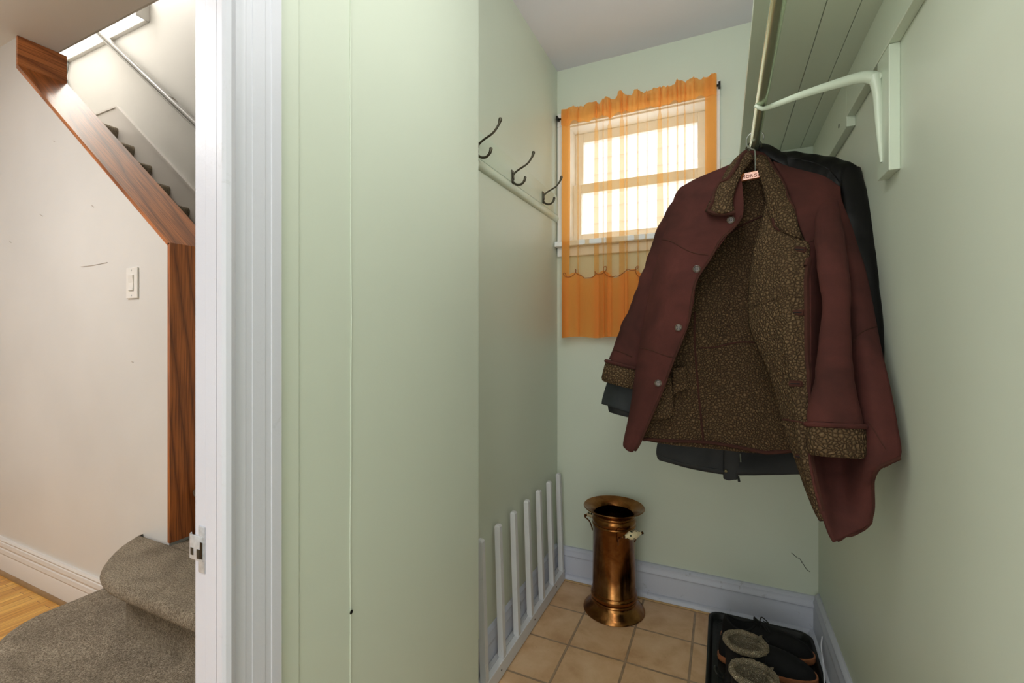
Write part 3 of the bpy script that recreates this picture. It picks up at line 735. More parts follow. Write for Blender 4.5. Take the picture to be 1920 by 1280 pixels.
# ------------------------------------------------------------------ garments
CAMP = Vector((0, 0, CAM_H))
def grid_pts(rows, nu, nv, wob=.002, wf=14, seed=0, fold=None):
    R = [cr([at(*p) for p in r_], nu) for r_ in rows]
    cols = len(R[0]); G = []
    colsl = [cr([R[j][i] for j in range(len(R))], nv) for i in range(cols)]
    nr_ = len(colsl[0])
    G = [[colsl[i][j] for i in range(cols)] for j in range(nr_)]
    for j in range(nr_):
        for i in range(cols):
            p = G[j][i]; a_ = noise.noise(Vector((p.x*wf, p.z*wf*.55, seed*3.1)))
            q = a_*wob
            if fold: q += fold(i/(cols-1), j/(nr_-1))
            G[j][i] = p+Vector((0, q, 0))
    return G
def sheet(name, rows, mat, parent, thick=.006, nu=6, nv=5, wob=.004, wf=14, seed=0, fold=None, pillow=.0):
    G = grid_pts(rows, nu, nv, wob, wf, seed, fold)
    nr_, nc = len(G), len(G[0])
    N = [[None]*nc for _ in range(nr_)]
    for j in range(nr_):
        for i in range(nc):
            a_ = G[j][min(i+1, nc-1)]-G[j][max(i-1, 0)]; b_ = G[min(j+1, nr_-1)][i]-G[max(j-1, 0)][i]
            n_ = a_.cross(b_)
            if n_.length < 1e-9: n_ = Vector((0, -1, 0))
            n_.normalize()
            if n_.dot(CAMP-G[j][i]) < 0: n_ = -n_
            N[j][i] = n_
    m = MB(); F = []; B = []
    rr = thick*.5
    # front surface rounds over at the borders so the edge reads as thick cloth
    for j in range(nr_):
        for i in range(nc):
            e = min(i, nc-1-i, j, nr_-1-j); h = rr*(.45 if e == 0 else (.85 if e == 1 else 1))
            F.append(G[j][i]+N[j][i]*h); B.append(G[j][i]-N[j][i]*h)
    n = nr_*nc
    fs = []
    idx = lambda j, i: j*nc+i
    for j in range(nr_-1):
        for i in range(nc-1):
            fs.append([idx(j, i), idx(j, i+1), idx(j+1, i+1), idx(j+1, i)]); fs.append([n+idx(j, i), n+idx(j+1, i), n+idx(j+1, i+1), n+idx(j, i+1)])
    bd = [(0, i) for i in range(nc)]+[(j, nc-1) for j in range(1, nr_)]+[(nr_-1, i) for i in range(nc-2, -1, -1)]+[(j, 0) for j in range(nr_-2, 0, -1)]
    for q in range(len(bd)):
        a_, b_ = idx(*bd[q]), idx(*bd[(q+1) % len(bd)]); fs.append([a_, b_, n+b_, n+a_])
    m.add(F+B, fs)
    o = m.build(name, mat, parent, True, 75)
    bvh = BVHTree.FromPolygons([tuple(v) for v in m.v], m.f)
    return o, bvh
def on(bvh, px, py, lift=.001, default=1.4):
    d_ = ray(px, py); h = bvh.ray_cast(CAMP, d_)
    if h[0] is None:
        h = bvh.find_nearest(at(px, py, default)); return h[0]-d_*lift
    return h[0]-d_*lift
def seam(name, bvh, pts, r, mat, parent, lift=.0005, n=5, default=1.4):
    P_ = cr([(a_, b_, 0) for a_, b_ in pts], n)
    Q = [on(bvh, p.x, p.y, lift, default) for p in P_]
    # light smoothing along the line
    for _ in range(2): Q = [Q[0]]+[(Q[i-1]+Q[i]*2+Q[i+1])/4 for i in range(1, len(Q)-1)]+[Q[-1]]
    return MB().tube(Q, r, 6).build(name, mat, parent, True)
def sleeve(name, path, mat, parent, rx, flat=.75, seg=28, wr=.003, n=7, caps=True, seed=0):
    P_ = cr([at(*p) for p in path], n); R_ = [v.x for v in cr([(q, 0, 0) for q in rx], n)]
    m = MB().tube(P_, R_, seg, caps, flat, up=(0, 1, 0))
    for i, v in enumerate(m.v):
        a_ = noise.noise(Vector((v.x*22, v.y*22, v.z*10+seed)))*wr + noise.noise(Vector((v.x*9, v.z*26+v.x*14, seed)))*wr*.9
        c_ = P_[min(i//seg, len(P_)-1)]; d_ = (v-c_); 
        if d_.length > 1e-6: m.v[i] = v+d_.normalized()*a_
    o = m.build(name, mat, parent, True, 80)
    return o, BVHTree.FromPolygons([tuple(v) for v in m.v], m.f)

# --- hangers
def hook_wire(c, yaw, drop=.075):
    """hanger hook whose loop rides on the rod; c = top point over rod at Y"""
    P_ = []
    r_ = RR+.0035
    dx_ = Vector((math.cos(yaw), math.sin(yaw), 0))
    top = Vector((RX, c, RZ))
    for a_ in range(-20, 181, 20):
        an = math.radians(a_); P_.append(top + dx_*(-r_*1.35*-math.cos(an)) + Vector((0, 0, r_*1.2*math.sin(an)+.003)))
    P_ = P_[::1]
    P_.append(top+dx_*(-r_*1.25)+Vector((0, 0, -.012))); P_.append(top+dx_*(-r_*.5)+Vector((0, 0, -.024))); P_.append(top+Vector((0, 0, -.034))); P_.append(top+Vector((0, 0, -drop)))
    return cr(P_, 3)
def hanger(Y, yaw, label, wood_, w_half=.2, drop=.072, hook_mat=None, half_l=None):
    o = empty('coat_hanger', (RX, Y, RZ), label=label, cat='coat hanger', group='hangers on the clothes rod')
    MB().tube(hook_wire(Y, yaw, drop), .0021, 8).build('hook', hook_mat or M_wired, o, True)
    dx_ = Vector((math.cos(yaw), math.sin(yaw), 0)); c_ = Vector((RX, Y, RZ-drop-.012))
    hl = half_l or w_half
    pts = [c_-dx_*hl+Vector((0, 0, -.050)), c_-dx_*hl*.6+Vector((0, 0, -.028)), c_-dx_*.03+Vector((0, 0, -.001)), c_+dx_*.03+Vector((0, 0, -.001)), c_+dx_*w_half*.6+Vector((0, 0, -.028)), c_+dx_*w_half+Vector((0, 0, -.050))]
    MB().tube(cr(pts, 5), .0095 if wood_ else .0018, 8, flat=1.0).build('shoulders', wood_ or M_wired, o, True)
    return o
hangY = [1.415, 1.475, 1.60, 1.70, 1.78]
h0 = empty('coat_hanger', (RX, 1.434, RZ), label='wooden hanger with stamped lettering inside the oxblood coat', cat='coat hanger', group='hangers on the clothes rod')
MB().tube(hook_wire(1.434, -.15, .095), .0020, 8).build('hook', M_wire, h0, True)
yy = 1.418
bpts = [(-.09, 1.468, 1.540), (-.02, 1.446, 1.556), (.03, 1.4365, 1.5610), (.045, 1.4352, 1.562), (.083, 1.432, 1.564), (.099, 1.4310, 1.5635), (.14, 1.432, 1.545), (.20, 1.440, 1.495)]
hb = MB()
Q = cr(bpts, 5)
for i in range(len(Q)-1):
    a_, b_ = Q[i], Q[i+1]; h_ = .0095; t_ = .005
    n_ = Vector((-(b_-a_).y, (b_-a_).x, 0)).normalized()
    hb.add([a_+n_*t_+Vector((0, 0, -h_)), a_-n_*t_+Vector((0, 0, -h_)), a_-n_*t_+Vector((0, 0, h_)), a_+n_*t_+Vector((0, 0, h_)), b_+n_*t_+Vector((0, 0, -h_)), b_-n_*t_+Vector((0, 0, -h_)), b_-n_*t_+Vector((0, 0, h_)), b_+n_*t_+Vector((0, 0, h_))],
           [(0, 1, 5, 4), (1, 2, 6, 5), (2, 3, 7, 6), (3, 0, 4, 7), (0, 3, 2, 1), (4, 5, 6, 7)])
ho = hb.build('shoulders', M_hangerwood, h0)
tc = bpy.data.curves.new('lettering', 'FONT'); tc.body = 'MORGA'; tc.size = .0125; tc.extrude = .0003; tc.align_x = 'RIGHT'; tc.space_character = 1.1
to = bpy.data.objects.new('lettering_curve', tc); C.objects.link(to)
bpy.context.view_layer.update()
tm = bpy.data.meshes.new_from_object(to.evaluated_get(bpy.context.evaluated_depsgraph_get())); bpy.data.objects.remove(to)
tm.materials.clear(); tm.materials.append(plain('burnt letter brown', (120, 54, 20), .6))
tob = bpy.data.objects.new('lettering', tm); C.objects.link(tob); tob.parent = h0
Mx = Matrix.Translation(Vector((.0965, 1.4246, 1.5580))) @ Matrix.Rotation(-.09, 4, 'Z') @ Matrix.Rotation(PI/2, 4, 'X')
tob.matrix_local = parent_world(h0).inverted() @ Mx

# --- oxblood sheepskin coat
coat = empty('sheepskin_coat', (.08, 1.40, .72), label='oxblood suede coat with brown sheepskin lining hanging open on the rod', cat='coat')
# inner back lining, and the suede outside behind it
lin_rows = [
    [(1392, 300, 1.480), (1412, 296, 1.475), (1432, 298, 1.470), (1450, 305, 1.465)],
    [(1350, 345, 1.490), (1385, 342, 1.500), (1425, 342, 1.495), (1475, 350, 1.455)],
    [(1310, 420, 1.480), (1365, 425, 1.515), (1425, 425, 1.510), (1500, 430, 1.44)],
    [(1285, 520, 1.470), (1345, 525, 1.505), (1415, 530, 1.500), (1505, 530, 1.41)],
    [(1262, 640, 1.455), (1320, 645, 1.490), (1400, 650, 1.480), (1512, 650, 1.38)],
    [(1235, 740, 1.440), (1300, 745, 1.475), (1400, 752, 1.465), (1520, 750, 1.36)],
    [(1203, 826, 1.430), (1290, 836, 1.465), (1400, 848, 1.455), (1530, 842, 1.345)]]
_, bv = sheet('back_lining', lin_rows, M_fleece2, coat, .012, 9, 8, .007, 9, 1, lambda u, v: .010*math.sin(u*11+v*2)*v)
sheet('back_panel', [[(p[0], p[1], p[2]+.016) for p in r_] for r_ in lin_rows], M_suede, coat, .004, 9, 8, .007, 9, 1, lambda u, v: .010*math.sin(u*11+v*2)*v)
seam('hem_binding', bv, [(1203, 829), (1245, 833), (1290, 838), (1345, 844), (1400, 850), (1450, 848), (1500, 846), (1515, 845)], .0052, M_sueded, coat, .002)
seam('seam', bv, [(1303, 585), (1302, 630), (1306, 690), (1312, 760), (1320, 835)], .0032, M_sueded, coat, .0002)
seam('seam', bv, [(1310, 652), (1340, 651), (1365, 645), (1390, 641), (1420, 642)], .0026, M_sueded, coat, -.0005)
seam('seam', bv, [(1340, 452), (1370, 436), (1395, 420), (1430, 405)], .0026, M_sueded, coat, -.0003)
# inside of the left front: lining turned toward the viewer low down, and pocket flap
sheet('pocket_lining', [[(1228, 715, 1.425), (1245, 706, 1.425), (1258, 704, 1.43)], [(1222, 745, 1.42), (1243, 745, 1.42), (1262, 742, 1.425)], [(1214, 778, 1.415), (1240, 780, 1.415), (1262, 772, 1.42)], [(1214, 784, 1.415), (1238, 786, 1.415), (1256, 783, 1.42)]], M_fleece, coat, .008, 5, 4)
sheet('pocket_flap', [[(1262, 690, 1.428), (1275, 688, 1.43), (1285, 690, 1.43)], [(1262, 712, 1.428), (1276, 712, 1.43), (1288, 712, 1.43)], [(1262, 735, 1.43), (1276, 730, 1.43), (1290, 724, 1.43)], [(1263, 740, 1.43), (1277, 733, 1.43), (1291, 727, 1.43)]], M_fleece2, coat, .006, 5, 4)
# left front panel
lf_rows = [
    [(1276, 351, 1.455), (1306, 335, 1.45), (1345, 318, 1.445), (1384, 302, 1.44)],
    [(1266, 366, 1.450), (1305, 358, 1.42), (1350, 352, 1.41), (1392, 352, 1.41)],
    [(1257, 396, 1.445), (1300, 398, 1.405), (1348, 401, 1.395), (1392, 404, 1.395)],
    [(1246, 434, 1.440), (1285, 434, 1.398), (1325, 435, 1.385), (1367, 437, 1.39)],
    [(1235, 478, 1.440), (1268, 479, 1.395), (1302, 480, 1.380), (1334, 482, 1.38)],
    [(1224, 520, 1.438), (1252, 521, 1.392), (1280, 521, 1.375), (1308, 520, 1.37)],
    [(1212, 575, 1.435), (1241, 577, 1.390), (1270, 577, 1.372), (1298, 577, 1.365)],
    [(1201, 640, 1.428), (1226, 641, 1.390), (1252, 641, 1.372), (1277, 641, 1.365)],
    [(1190, 710, 1.420), (1211, 711, 1.390), (1231, 711, 1.378), (1250, 711, 1.370)],
    [(1180, 775, 1.410), (1194, 776, 1.395), (1208, 777, 1.385), (1222, 780, 1.375)],
    [(1169, 828, 1.400), (1179, 830, 1.392), (1190, 831, 1.385), (1201, 830, 1.378)],
    [(1170, 838, 1.400), (1177, 843, 1.392), (1185, 847, 1.386), (1192, 843, 1.380)]]
_, bl = sheet('left_front', lf_rows, M_suede, coat, .009, 6, 5, .006, 11, 2, lambda u, v: .006*math.sin(u*7+2)*v)
seam('front_binding', bl, [(1391, 405), (1374, 430), (1352, 448), (1332, 484), (1307, 521), (1297, 560), (1292, 598), (1276, 643), (1259, 684), (1241, 734), (1217, 790), (1200, 829), (1191, 844)], .0042, M_sueded, coat, -.001, 5, 1.38)
seam('yoke_seam', bl, [(1242, 449), (1258, 452), (1275, 462), (1300, 474), (1328, 478)], .0018, M_sueded, coat, .0)
seam('pocket_seam', bl, [(1200, 652), (1220, 656), (1240, 664), (1262, 670)], .0018, M_sueded, coat, .0)
def button_at(bvh, px, py, r_=.0105, dflt=1.4):
    p = on(bvh, px, py, .002, dflt); d_ = (CAMP-p).normalized(); d_ = (d_+Vector((0, -.6, 0))).normalized()
    o = MB().lathe([(0, -.003), (r_*.8, -.002), (r_, .0005), (r_*.95, .0028), (r_*.78, .0032), (r_*.66, .0016), (r_*.3, .0012), (0, .0012)], p, 22, axis=d_).build('button', M_button, coat, True)
    u_ = d_.cross(Vector((0, 0, 1))).normalized(); v_ = u_.cross(d_)
    mh = MB()
    for sx, sz in ((1, 1), (1, -1), (-1, 1), (-1, -1)): mh.lathe([(0, .0006), (.0012, .0004), (.0012, 0)], p+d_*.0013+u_*.0022*sx+v_*.0022*sz, 6, axis=d_)
    mh.build('thread_hole', M_dark, o)
for px, py in ((1370, 412), (1306, 504), (1272, 614), (1234, 718)): button_at(bl, px, py)
# left sleeve and turned back cuff
_, bs = sleeve('left_sleeve', [(1300, 372, 1.50), (1272, 425, 1.50), (1245, 500, 1.50), (1222, 565, 1.495), (1200, 620, 1.485), (1180, 662, 1.475), (1172, 684, 1.47)], M_suede, coat, [.050, .056, .060, .060, .058, .054, .054], .62, wr=.006, seed=3)
seam('sleeve_seam', bs, [(1150, 656), (1165, 660), (1185, 669)], .0022, M_sueded, coat, .0, 5, 1.43)
def cuff(p0, p1, rx, flat, mat, rim, seed):
    a_, b_ = at(*p0), at(*p1); ax = (b_-a_).normalized()
    m = MB(); seg = 36
    u_ = Vector((0, 1, 0)); u_ = (u_-ax*u_.dot(ax)).normalized(); v_ = ax.cross(u_); L_ = (b_-a_).length
    prof = [(.86, .0), (1.0, .004), (1.04, .012), (1.05, L_*.5), (1.04, L_-.010), (.98, L_-.002), (.90, L_), (.86, L_-.006), (.84, L_*.5), (.83, 0)]
    vs = []
    for (q, z) in prof:
        for k_ in range(seg):
            an = 2*PI*k_/seg; p = a_+ax*z+(u_*math.cos(an)*flat+v_*math.sin(an))*rx*q
            p += (p-a_-ax*z).normalized()*noise.noise(Vector((p.x*60, p.y*60, p.z*60)))*.002
            vs.append(p)
    n_ = len(prof); fs = [[j*seg+k_, j*seg+(k_+1) % seg, ((j+1) % n_)*seg+(k_+1) % seg, ((j+1) % n_)*seg+k_] for j in range(n_) for k_ in range(seg)]
    m.add(vs, fs); o = m.build('cuff', mat, coat, True, 80); o['label'] = 'turned back fleece cuff'
    ring = [a_+ax*.001+(u_*math.cos(2*PI*k_/32)*flat+v_*math.sin(2*PI*k_/32))*rx*1.03 for k_ in range(32)]
    MB().tube(ring, .0055, 8, closed=True).build('cuff_binding', rim, coat, True)
    return o
cuff((1170, 684, 1.47), (1161, 722, 1.465), .0575, .62, M_fleece, M_suede, 1)
# right front: suede outside, from the shoulder down to the hanging front corner
rf_rows = [
    [(1449, 303, 1.435), (1480, 313, 1.43), (1510, 321, 1.42), (1545, 331, 1.405), (1576, 350, 1.39)],
    [(1470, 345, 1.40), (1495, 350, 1.385), (1520, 355, 1.375), (1552, 362, 1.37), (1579, 378, 1.38)],
    [(1497, 420, 1.34), (1520, 422, 1.335), (1548, 426, 1.335), (1578, 430, 1.34), (1600, 432, 1.36)],
    [(1514, 465, 1.315), (1535, 468, 1.325), (1560, 472, 1.32), (1590, 474, 1.31), (1612, 474, 1.33)],
    [(1518, 512, 1.275), (1540, 514, 1.32), (1565, 515, 1.33), (1598, 514, 1.285), (1623, 512, 1.30)],
    [(1519, 580, 1.250), (1540, 582, 1.31), (1568, 582, 1.32), (1605, 581, 1.250), (1637, 580, 1.265)],
    [(1519, 655, 1.225), (1542, 656, 1.28), (1572, 656, 1.29), (1615, 655, 1.205), (1652, 655, 1.215)],
    [(1518, 728, 1.195), (1542, 728, 1.25), (1575, 728, 1.26), (1625, 727, 1.165), (1668, 725, 1.170)],
    [(1516, 800, 1.165), (1542, 802, 1.23), (1580, 802, 1.23), (1632, 800, 1.130), (1682, 798, 1.130)],
    [(1518, 862, 1.140), (1545, 868, 1.20), (1585, 872, 1.20), (1630, 868, 1.110), (1688, 856, 1.110)],
    [(1523, 895, 1.125), (1548, 898, 1.18), (1585, 900, 1.18), (1622, 893, 1.120), (1652, 874, 1.110)],
    [(1530, 925, 1.115), (1555, 930, 1.155), (1585, 932, 1.160), (1615, 925, 1.135), (1637, 900, 1.125)],
    [(1540, 960, 1.105), (1562, 966, 1.125), (1588, 970, 1.130), (1615, 964, 1.125), (1637, 945, 1.130)],
    [(1553, 999, 1.098), (1570, 1001, 1.105), (1590, 998, 1.110), (1611, 990, 1.115), (1632, 976, 1.125)],
    [(1562, 1016, 1.095), (1575, 1012, 1.100), (1593, 1003, 1.105), (1611, 995, 1.112), (1627, 985, 1.120)]]
_, brf = sheet('right_front', rf_rows, M_suede, coat, .009, 7, 5, .004, 12, 5)
hem = [(1562, 1017), (1580, 1010), (1600, 1001), (1618, 993), (1629, 984), (1635, 970), (1637, 945), (1636, 915), (1637, 897), (1644, 881), (1656, 871), (1672, 865), (1687, 858)]
seam('hem_binding', brf, hem, .0040, M_sueded, coat, -.001, 5, 1.12)
seam('yoke_seam', brf, [(1510, 455), (1522, 452), (1532, 444), (1545, 438), (1560, 440), (1575, 450)], .0020, M_sueded, coat, -.0002, 5, 1.33)
seam('side_seam', brf, [(1600, 640), (1612, 626), (1625, 618), (1643, 612)], .0020, M_sueded, coat, -.0002, 5, 1.25)
seam('side_seam', brf, [(1628, 790), (1640, 808), (1650, 825), (1661, 842)], .0012, M_sueded, coat, -.0002, 5, 1.15)
# right sleeve
sleeve('right_sleeve', [(1548, 372, 1.385), (1554, 430, 1.315), (1563, 500, 1.245), (1566, 570, 1.215), (1566, 640, 1.19), (1563, 710, 1.165), (1564, 770, 1.145), (1565, 797, 1.135)], M_suede, coat, [.022, .030, .030, .026, .030, .037, .046, .0485], .62, wr=.004, seed=8)
cuff((1565, 796, 1.135), (1569, 856, 1.125), .0490, .62, M_fleece, M_suede, 5)
# right front lining folded outward
rl_rows = [
    [(1437, 372, 1.405), (1458, 384, 1.385), (1480, 400, 1.37), (1502, 420, 1.36)],
    [(1431, 405, 1.395), (1456, 412, 1.370), (1482, 432, 1.35), (1508, 455, 1.335)],
    [(1420, 445, 1.385), (1450, 448, 1.350), (1484, 455, 1.325), (1518, 462, 1.31)],
    [(1408, 500, 1.375), (1442, 500, 1.325), (1478, 501, 1.300), (1516, 502, 1.285)],
    [(1404, 560, 1.360), (1440, 560, 1.305), (1478, 560, 1.275), (1518, 560, 1.260)],
    [(1407, 615, 1.345), (1442, 616, 1.290), (1479, 616, 1.255), (1518, 616, 1.242)],
    [(1425, 658, 1.325), (1455, 660, 1.272), (1486, 660, 1.240), (1518, 660, 1.228)],
    [(1445, 706, 1.300), (1469, 706, 1.255), (1493, 706, 1.225), (1518, 706, 1.210)],
    [(1462, 762, 1.270), (1480, 763, 1.230), (1498, 763, 1.200), (1516, 763, 1.185)],
    [(1476, 816, 1.235), (1489, 817, 1.205), (1502, 817, 1.180), (1515, 817, 1.163)],
    [(1493, 860, 1.200), (1502, 861, 1.175), (1511, 861, 1.155), (1519, 861, 1.143)],
    [(1512, 912, 1.165), (1517, 912, 1.145), (1522, 912, 1.130), (1528, 912, 1.122)],
    [(1538, 975, 1.115), (1540, 975, 1.110), (1542, 975, 1.106), (1546, 974, 1.103)]]
_, brl = sheet('right_front_lining', rl_rows, M_fleece, coat, .012, 8, 6, .004, 16, 9, lambda u, v: -.010*math.exp(-((u-.62)/.13)**2)*min(1, v*3)*(1 if v < .9 else 0))
seam('front_binding', brl, [(1521, 462), (1516, 486), (1519, 520), (1520, 560), (1520, 616), (1520, 660), (1520, 706), (1518, 763), (1517, 817), (1521, 861), (1529, 905), (1538, 945), (1550, 990), (1562, 1015)], .0058, M_sueded, coat, .001, 5, 1.2)
seam('seam', brl, [(1405, 572), (1430, 570), (1460, 557), (1490, 556), (1512, 558)], .0024, M_fleece2, coat, -.0004, 5, 1.3)
seam('seam', brl, [(1468, 786), (1490, 789), (1505, 792)], .0024, M_sueded, coat, -.0004, 5, 1.2)
# buttonholes with suede welts
for (px, py, ang) in ((1500, 468, .22), (1496, 586, .0), (1492, 719, -.05), (1498, 856, .1)):
    p = on(brl, px, py, .001, 1.3); s_ = .014 if py < 800 else .008
    R3 = Matrix.Rotation(-.5, 4, 'Z') @ Matrix.Rotation(ang, 4, 'Y')
    bm = bmesh.new(); bmesh.ops.create_cube(bm, size=1)
    for v in bm.verts: v.co = p+(R3 @ Vector((v.co.x*s_*2.1, v.co.y*.006, v.co.z*s_*1.0)))
    bmesh.ops.bevel(bm, geom=bm.edges[:], offset=.0022, segments=2, affect='EDGES')
    o = MB().bm(bm).build('buttonhole', M_sueded, coat, True)
    MB().tube([p+(R3 @ Vector((-s_*.7, -.0032, 0))), p+(R3 @ Vector((s_*.7, -.0032, 0)))], .0012, 6).build('slit', M_dark, o)
# collar
cl_rows = [
    [(1403, 284, 1.455), (1408, 289, 1.445), (1414, 296, 1.45)],
    [(1386, 292, 1.450), (1394, 300, 1.430), (1402, 310, 1.435)],
    [(1366, 315, 1.435), (1378, 320, 1.410), (1391, 327, 1.415)],
    [(1351, 343, 1.415), (1366, 346, 1.385), (1380, 350, 1.390)],
    [(1336, 370, 1.400), (1356, 372, 1.368), (1374, 374, 1.375)],
    [(1326, 390, 1.392), (1351, 394, 1.362), (1376, 393, 1.370)],
    [(1323, 397, 1.390), (1350, 401, 1.362), (1378, 398, 1.370)]]
_, bc = sheet('collar', cl_rows, M_fleece, coat, .014, 7, 5, .004, 20, 3)
seam('collar_binding', bc, [(1400, 284), (1384, 291), (1364, 314), (1349, 343), (1334, 370), (1320, 396), (1334, 403), (1355, 406), (1380, 400)], .0056, M_sueded, coat, .003, 5, 1.37)
cr_rows = [
    [(1412, 297, 1.45), (1424, 291, 1.445), (1440, 297, 1.45)],
    [(1417, 310, 1.44), (1433, 308, 1.425), (1450, 314, 1.43)],
    [(1427, 334, 1.425), (1444, 334, 1.400), (1462, 334, 1.405)],
    [(1434, 362, 1.405), (1456, 364, 1.375), (1479, 366, 1.375)],
    [(1439, 390, 1.390), (1464, 396, 1.355), (1491, 400, 1.345)],
    [(1445, 412, 1.375), (1470, 422, 1.340), (1497, 424, 1.330)],
    [(1462, 431, 1.355), (1482, 441, 1.325), (1502, 448, 1.315)]]
_, bcr = sheet('collar', cr_rows, M_fleece, coat, .015, 7, 5, .004, 20, 4)
seam('collar_binding', bcr, [(1440, 296), (1450, 314), (1463, 334), (1481, 366), (1493, 400), (1499, 424), (1504, 449)], .0040, M_sueded, coat, -.002, 5, 1.35)
seam('collar_seam', bcr, [(1440, 408), (1452, 424), (1470, 438), (1490, 448), (1508, 455)], .0034, M_sueded, coat, .001, 5, 1.35)
sheet('collar_stand', [[(1392, 287, 1.466), (1412, 283, 1.463), (1432, 287, 1.462)], [(1391, 294, 1.462), (1413, 291, 1.458), (1442, 298, 1.456)], [(1394, 305, 1.464), (1414, 302, 1.466), (1446, 308, 1.46)]], M_suede, coat, .006, 6, 3)

# --- black leather jacket behind
lj = empty('leather_jacket', (.10, 1.50, .95), label='black leather jacket hanging just behind the oxblood coat', cat='jacket')
lj_rows = [
    [(1362, 338, 1.575), (1385, 296, 1.555), (1410, 276, 1.545), (1430, 272, 1.535), (1455, 283, 1.530), (1478, 292, 1.525)],
    [(1350, 352, 1.570), (1385, 330, 1.545), (1412, 315, 1.535), (1440, 312, 1.530), (1470, 318, 1.520), (1500, 330, 1.505)],
    [(1330, 420, 1.560), (1370, 400, 1.540), (1410, 400, 1.530), (1450, 400, 1.515), (1500, 400, 1.485), (1550, 400, 1.455)],
    [(1320, 520, 1.550), (1370, 520, 1.535), (1410, 520, 1.525), (1460, 520, 1.500), (1510, 520, 1.455), (1565, 520, 1.42)],
    [(1290, 640, 1.545), (1350, 640, 1.530), (1410, 640, 1.520), (1460, 640, 1.480), (1520, 640, 1.43), (1585, 640, 1.37)],
    [(1270, 760, 1.540), (1350, 760, 1.525), (1410, 760, 1.510), (1460, 760, 1.460), (1530, 760, 1.39), (1595, 760, 1.33)]]
sheet('body', lj_rows, M_leather, lj, .006, 6, 6, .008, 14, 21)
sh_rows = [
    [(1466, 284, 1.515), (1495, 285, 1.500), (1525, 289, 1.485), (1555, 294, 1.470), (1582, 301, 1.455), (1606, 309, 1.435)],
    [(1462, 298, 1.500), (1495, 300, 1.480), (1525, 303, 1.462), (1555, 308, 1.448), (1582, 316, 1.435), (1613, 322, 1.425)],
    [(1470, 330, 1.490), (1500, 330, 1.462), (1530, 332, 1.445), (1558, 338, 1.432), (1588, 345, 1.420), (1616, 350, 1.410)],
    [(1480, 380, 1.475), (1510, 380, 1.448), (1540, 382, 1.432), (1566, 385, 1.420), (1595, 390, 1.410), (1622, 396, 1.395)]]
_, bj = sheet('yoke', sh_rows, M_leather, lj, .007, 6, 6, .006, 24, 22, lambda u, v: .003*math.sin(u*26+v*9))
seam('shoulder_seam', bj, [(1478, 296), (1505, 300), (1530, 306), (1556, 318)], .0014, M_leather, lj, .0, 5, 1.46)
seam('armhole_seam', bj, [(1556, 318), (1566, 330), (1575, 342)], .0016, M_leather, lj, .0, 5, 1.44)
sleeve('right_sleeve', [(1594, 318, 1.435), (1604, 380, 1.395), (1612, 450, 1.355), (1620, 520, 1.315), (1627, 590, 1.285), (1632, 650, 1.262), (1634, 690, 1.25)], M_leather, lj, [.022, .028, .030, .029, .027, .025, .024], .5, wr=.003, seed=12)
cj = [[(1372, 322, 1.56), (1384, 298, 1.55), (1400, 280, 1.54), (1420, 270, 1.53), (1442, 272, 1.52), (1462, 284, 1.51)],
      [(1366, 330, 1.545), (1380, 304, 1.532), (1400, 287, 1.52), (1422, 278, 1.51), (1448, 284, 1.50), (1478, 296, 1.49)],
      [(1368, 336, 1.54), (1384, 314, 1.525), (1404, 296, 1.513), (1426, 292, 1.503), (1450, 302, 1.49), (1481, 318, 1.48)]]
sheet('collar', cj, M_leather, lj, .007, 6, 5, .002, 30, 30)

# --- dark nylon jacket, hem and sleeve end show
nj = empty('nylon_jacket', (.0, 1.60, .80), label='dark nylon zip jacket whose hem shows below the coat lining', cat='jacket')
nj_rows = [
    [(1385, 330, 1.68), (1410, 322, 1.68), (1435, 320, 1.67), (1470, 325, 1.66)],
    [(1330, 420, 1.66), (1380, 420, 1.665), (1440, 420, 1.66), (1500, 420, 1.62)],
    [(1290, 600, 1.64), (1350, 600, 1.645), (1430, 600, 1.64), (1510, 600, 1.59)],
    [(1250, 760, 1.62), (1330, 765, 1.625), (1420, 765, 1.62), (1515, 760, 1.56)],
    [(1232, 835, 1.60), (1310, 840, 1.605), (1400, 845, 1.60), (1515, 845, 1.53)],
    [(1232, 855, 1.60), (1300, 868, 1.600), (1370, 878, 1.595), (1512, 878, 1.53)],
    [(1236, 862, 1.60), (1300, 879, 1.600), (1370, 890, 1.595), (1508, 889, 1.53)]]
_, bn = sheet('body', nj_rows, M_nylon, nj, .006, 8, 6, .007, 18, 33)
seam('hem_seam', bn, [(1234, 852), (1265, 864), (1300, 872), (1350, 880)], .0014, M_nylon2, nj, .0, 5, 1.6)
sheet('zip_placket', [[(1357, 835, 1.588), (1368, 836, 1.586), (1388, 837, 1.586)], [(1356, 870, 1.588), (1368, 872, 1.586), (1385, 870, 1.586)], [(1356, 894, 1.588), (1368, 897, 1.586), (1384, 895, 1.586)], [(1358, 898, 1.588), (1370, 900, 1.586), (1382, 898, 1.586)]], M_nylon, nj, .005, 5, 4)
p = at(1361, 883, 1.580); MB().lathe([(0, .002), (.004, .0016), (.0048, 0)], p, 12, axis=(0, -1, 0)).build('snap', plain('dull brass snap', (96, 88, 62), .35, .8), nj, True)
MB().tube([at(1388, 850, 1.583), at(1389, 866, 1.581)], .0022, 6).build('zip_pull', M_wire, nj)
MB().tube([at(1384, 893, 1.582), at(1386, 903, 1.58)], .004, 6).build('zip_end', M_nylon, nj)
sl_rows = [
    [(1150, 690, 1.52), (1168, 692, 1.50), (1195, 700, 1.50), (1215, 705, 1.52)],
    [(1138, 720, 1.52), (1160, 722, 1.492), (1190, 730, 1.49), (1210, 735, 1.51)],
    [(1130, 746, 1.52), (1152, 752, 1.488), (1182, 760, 1.486), (1205, 766, 1.51)],
    [(1128, 757, 1.52), (1150, 764, 1.488), (1180, 774, 1.486), (1203, 780, 1.51)]]
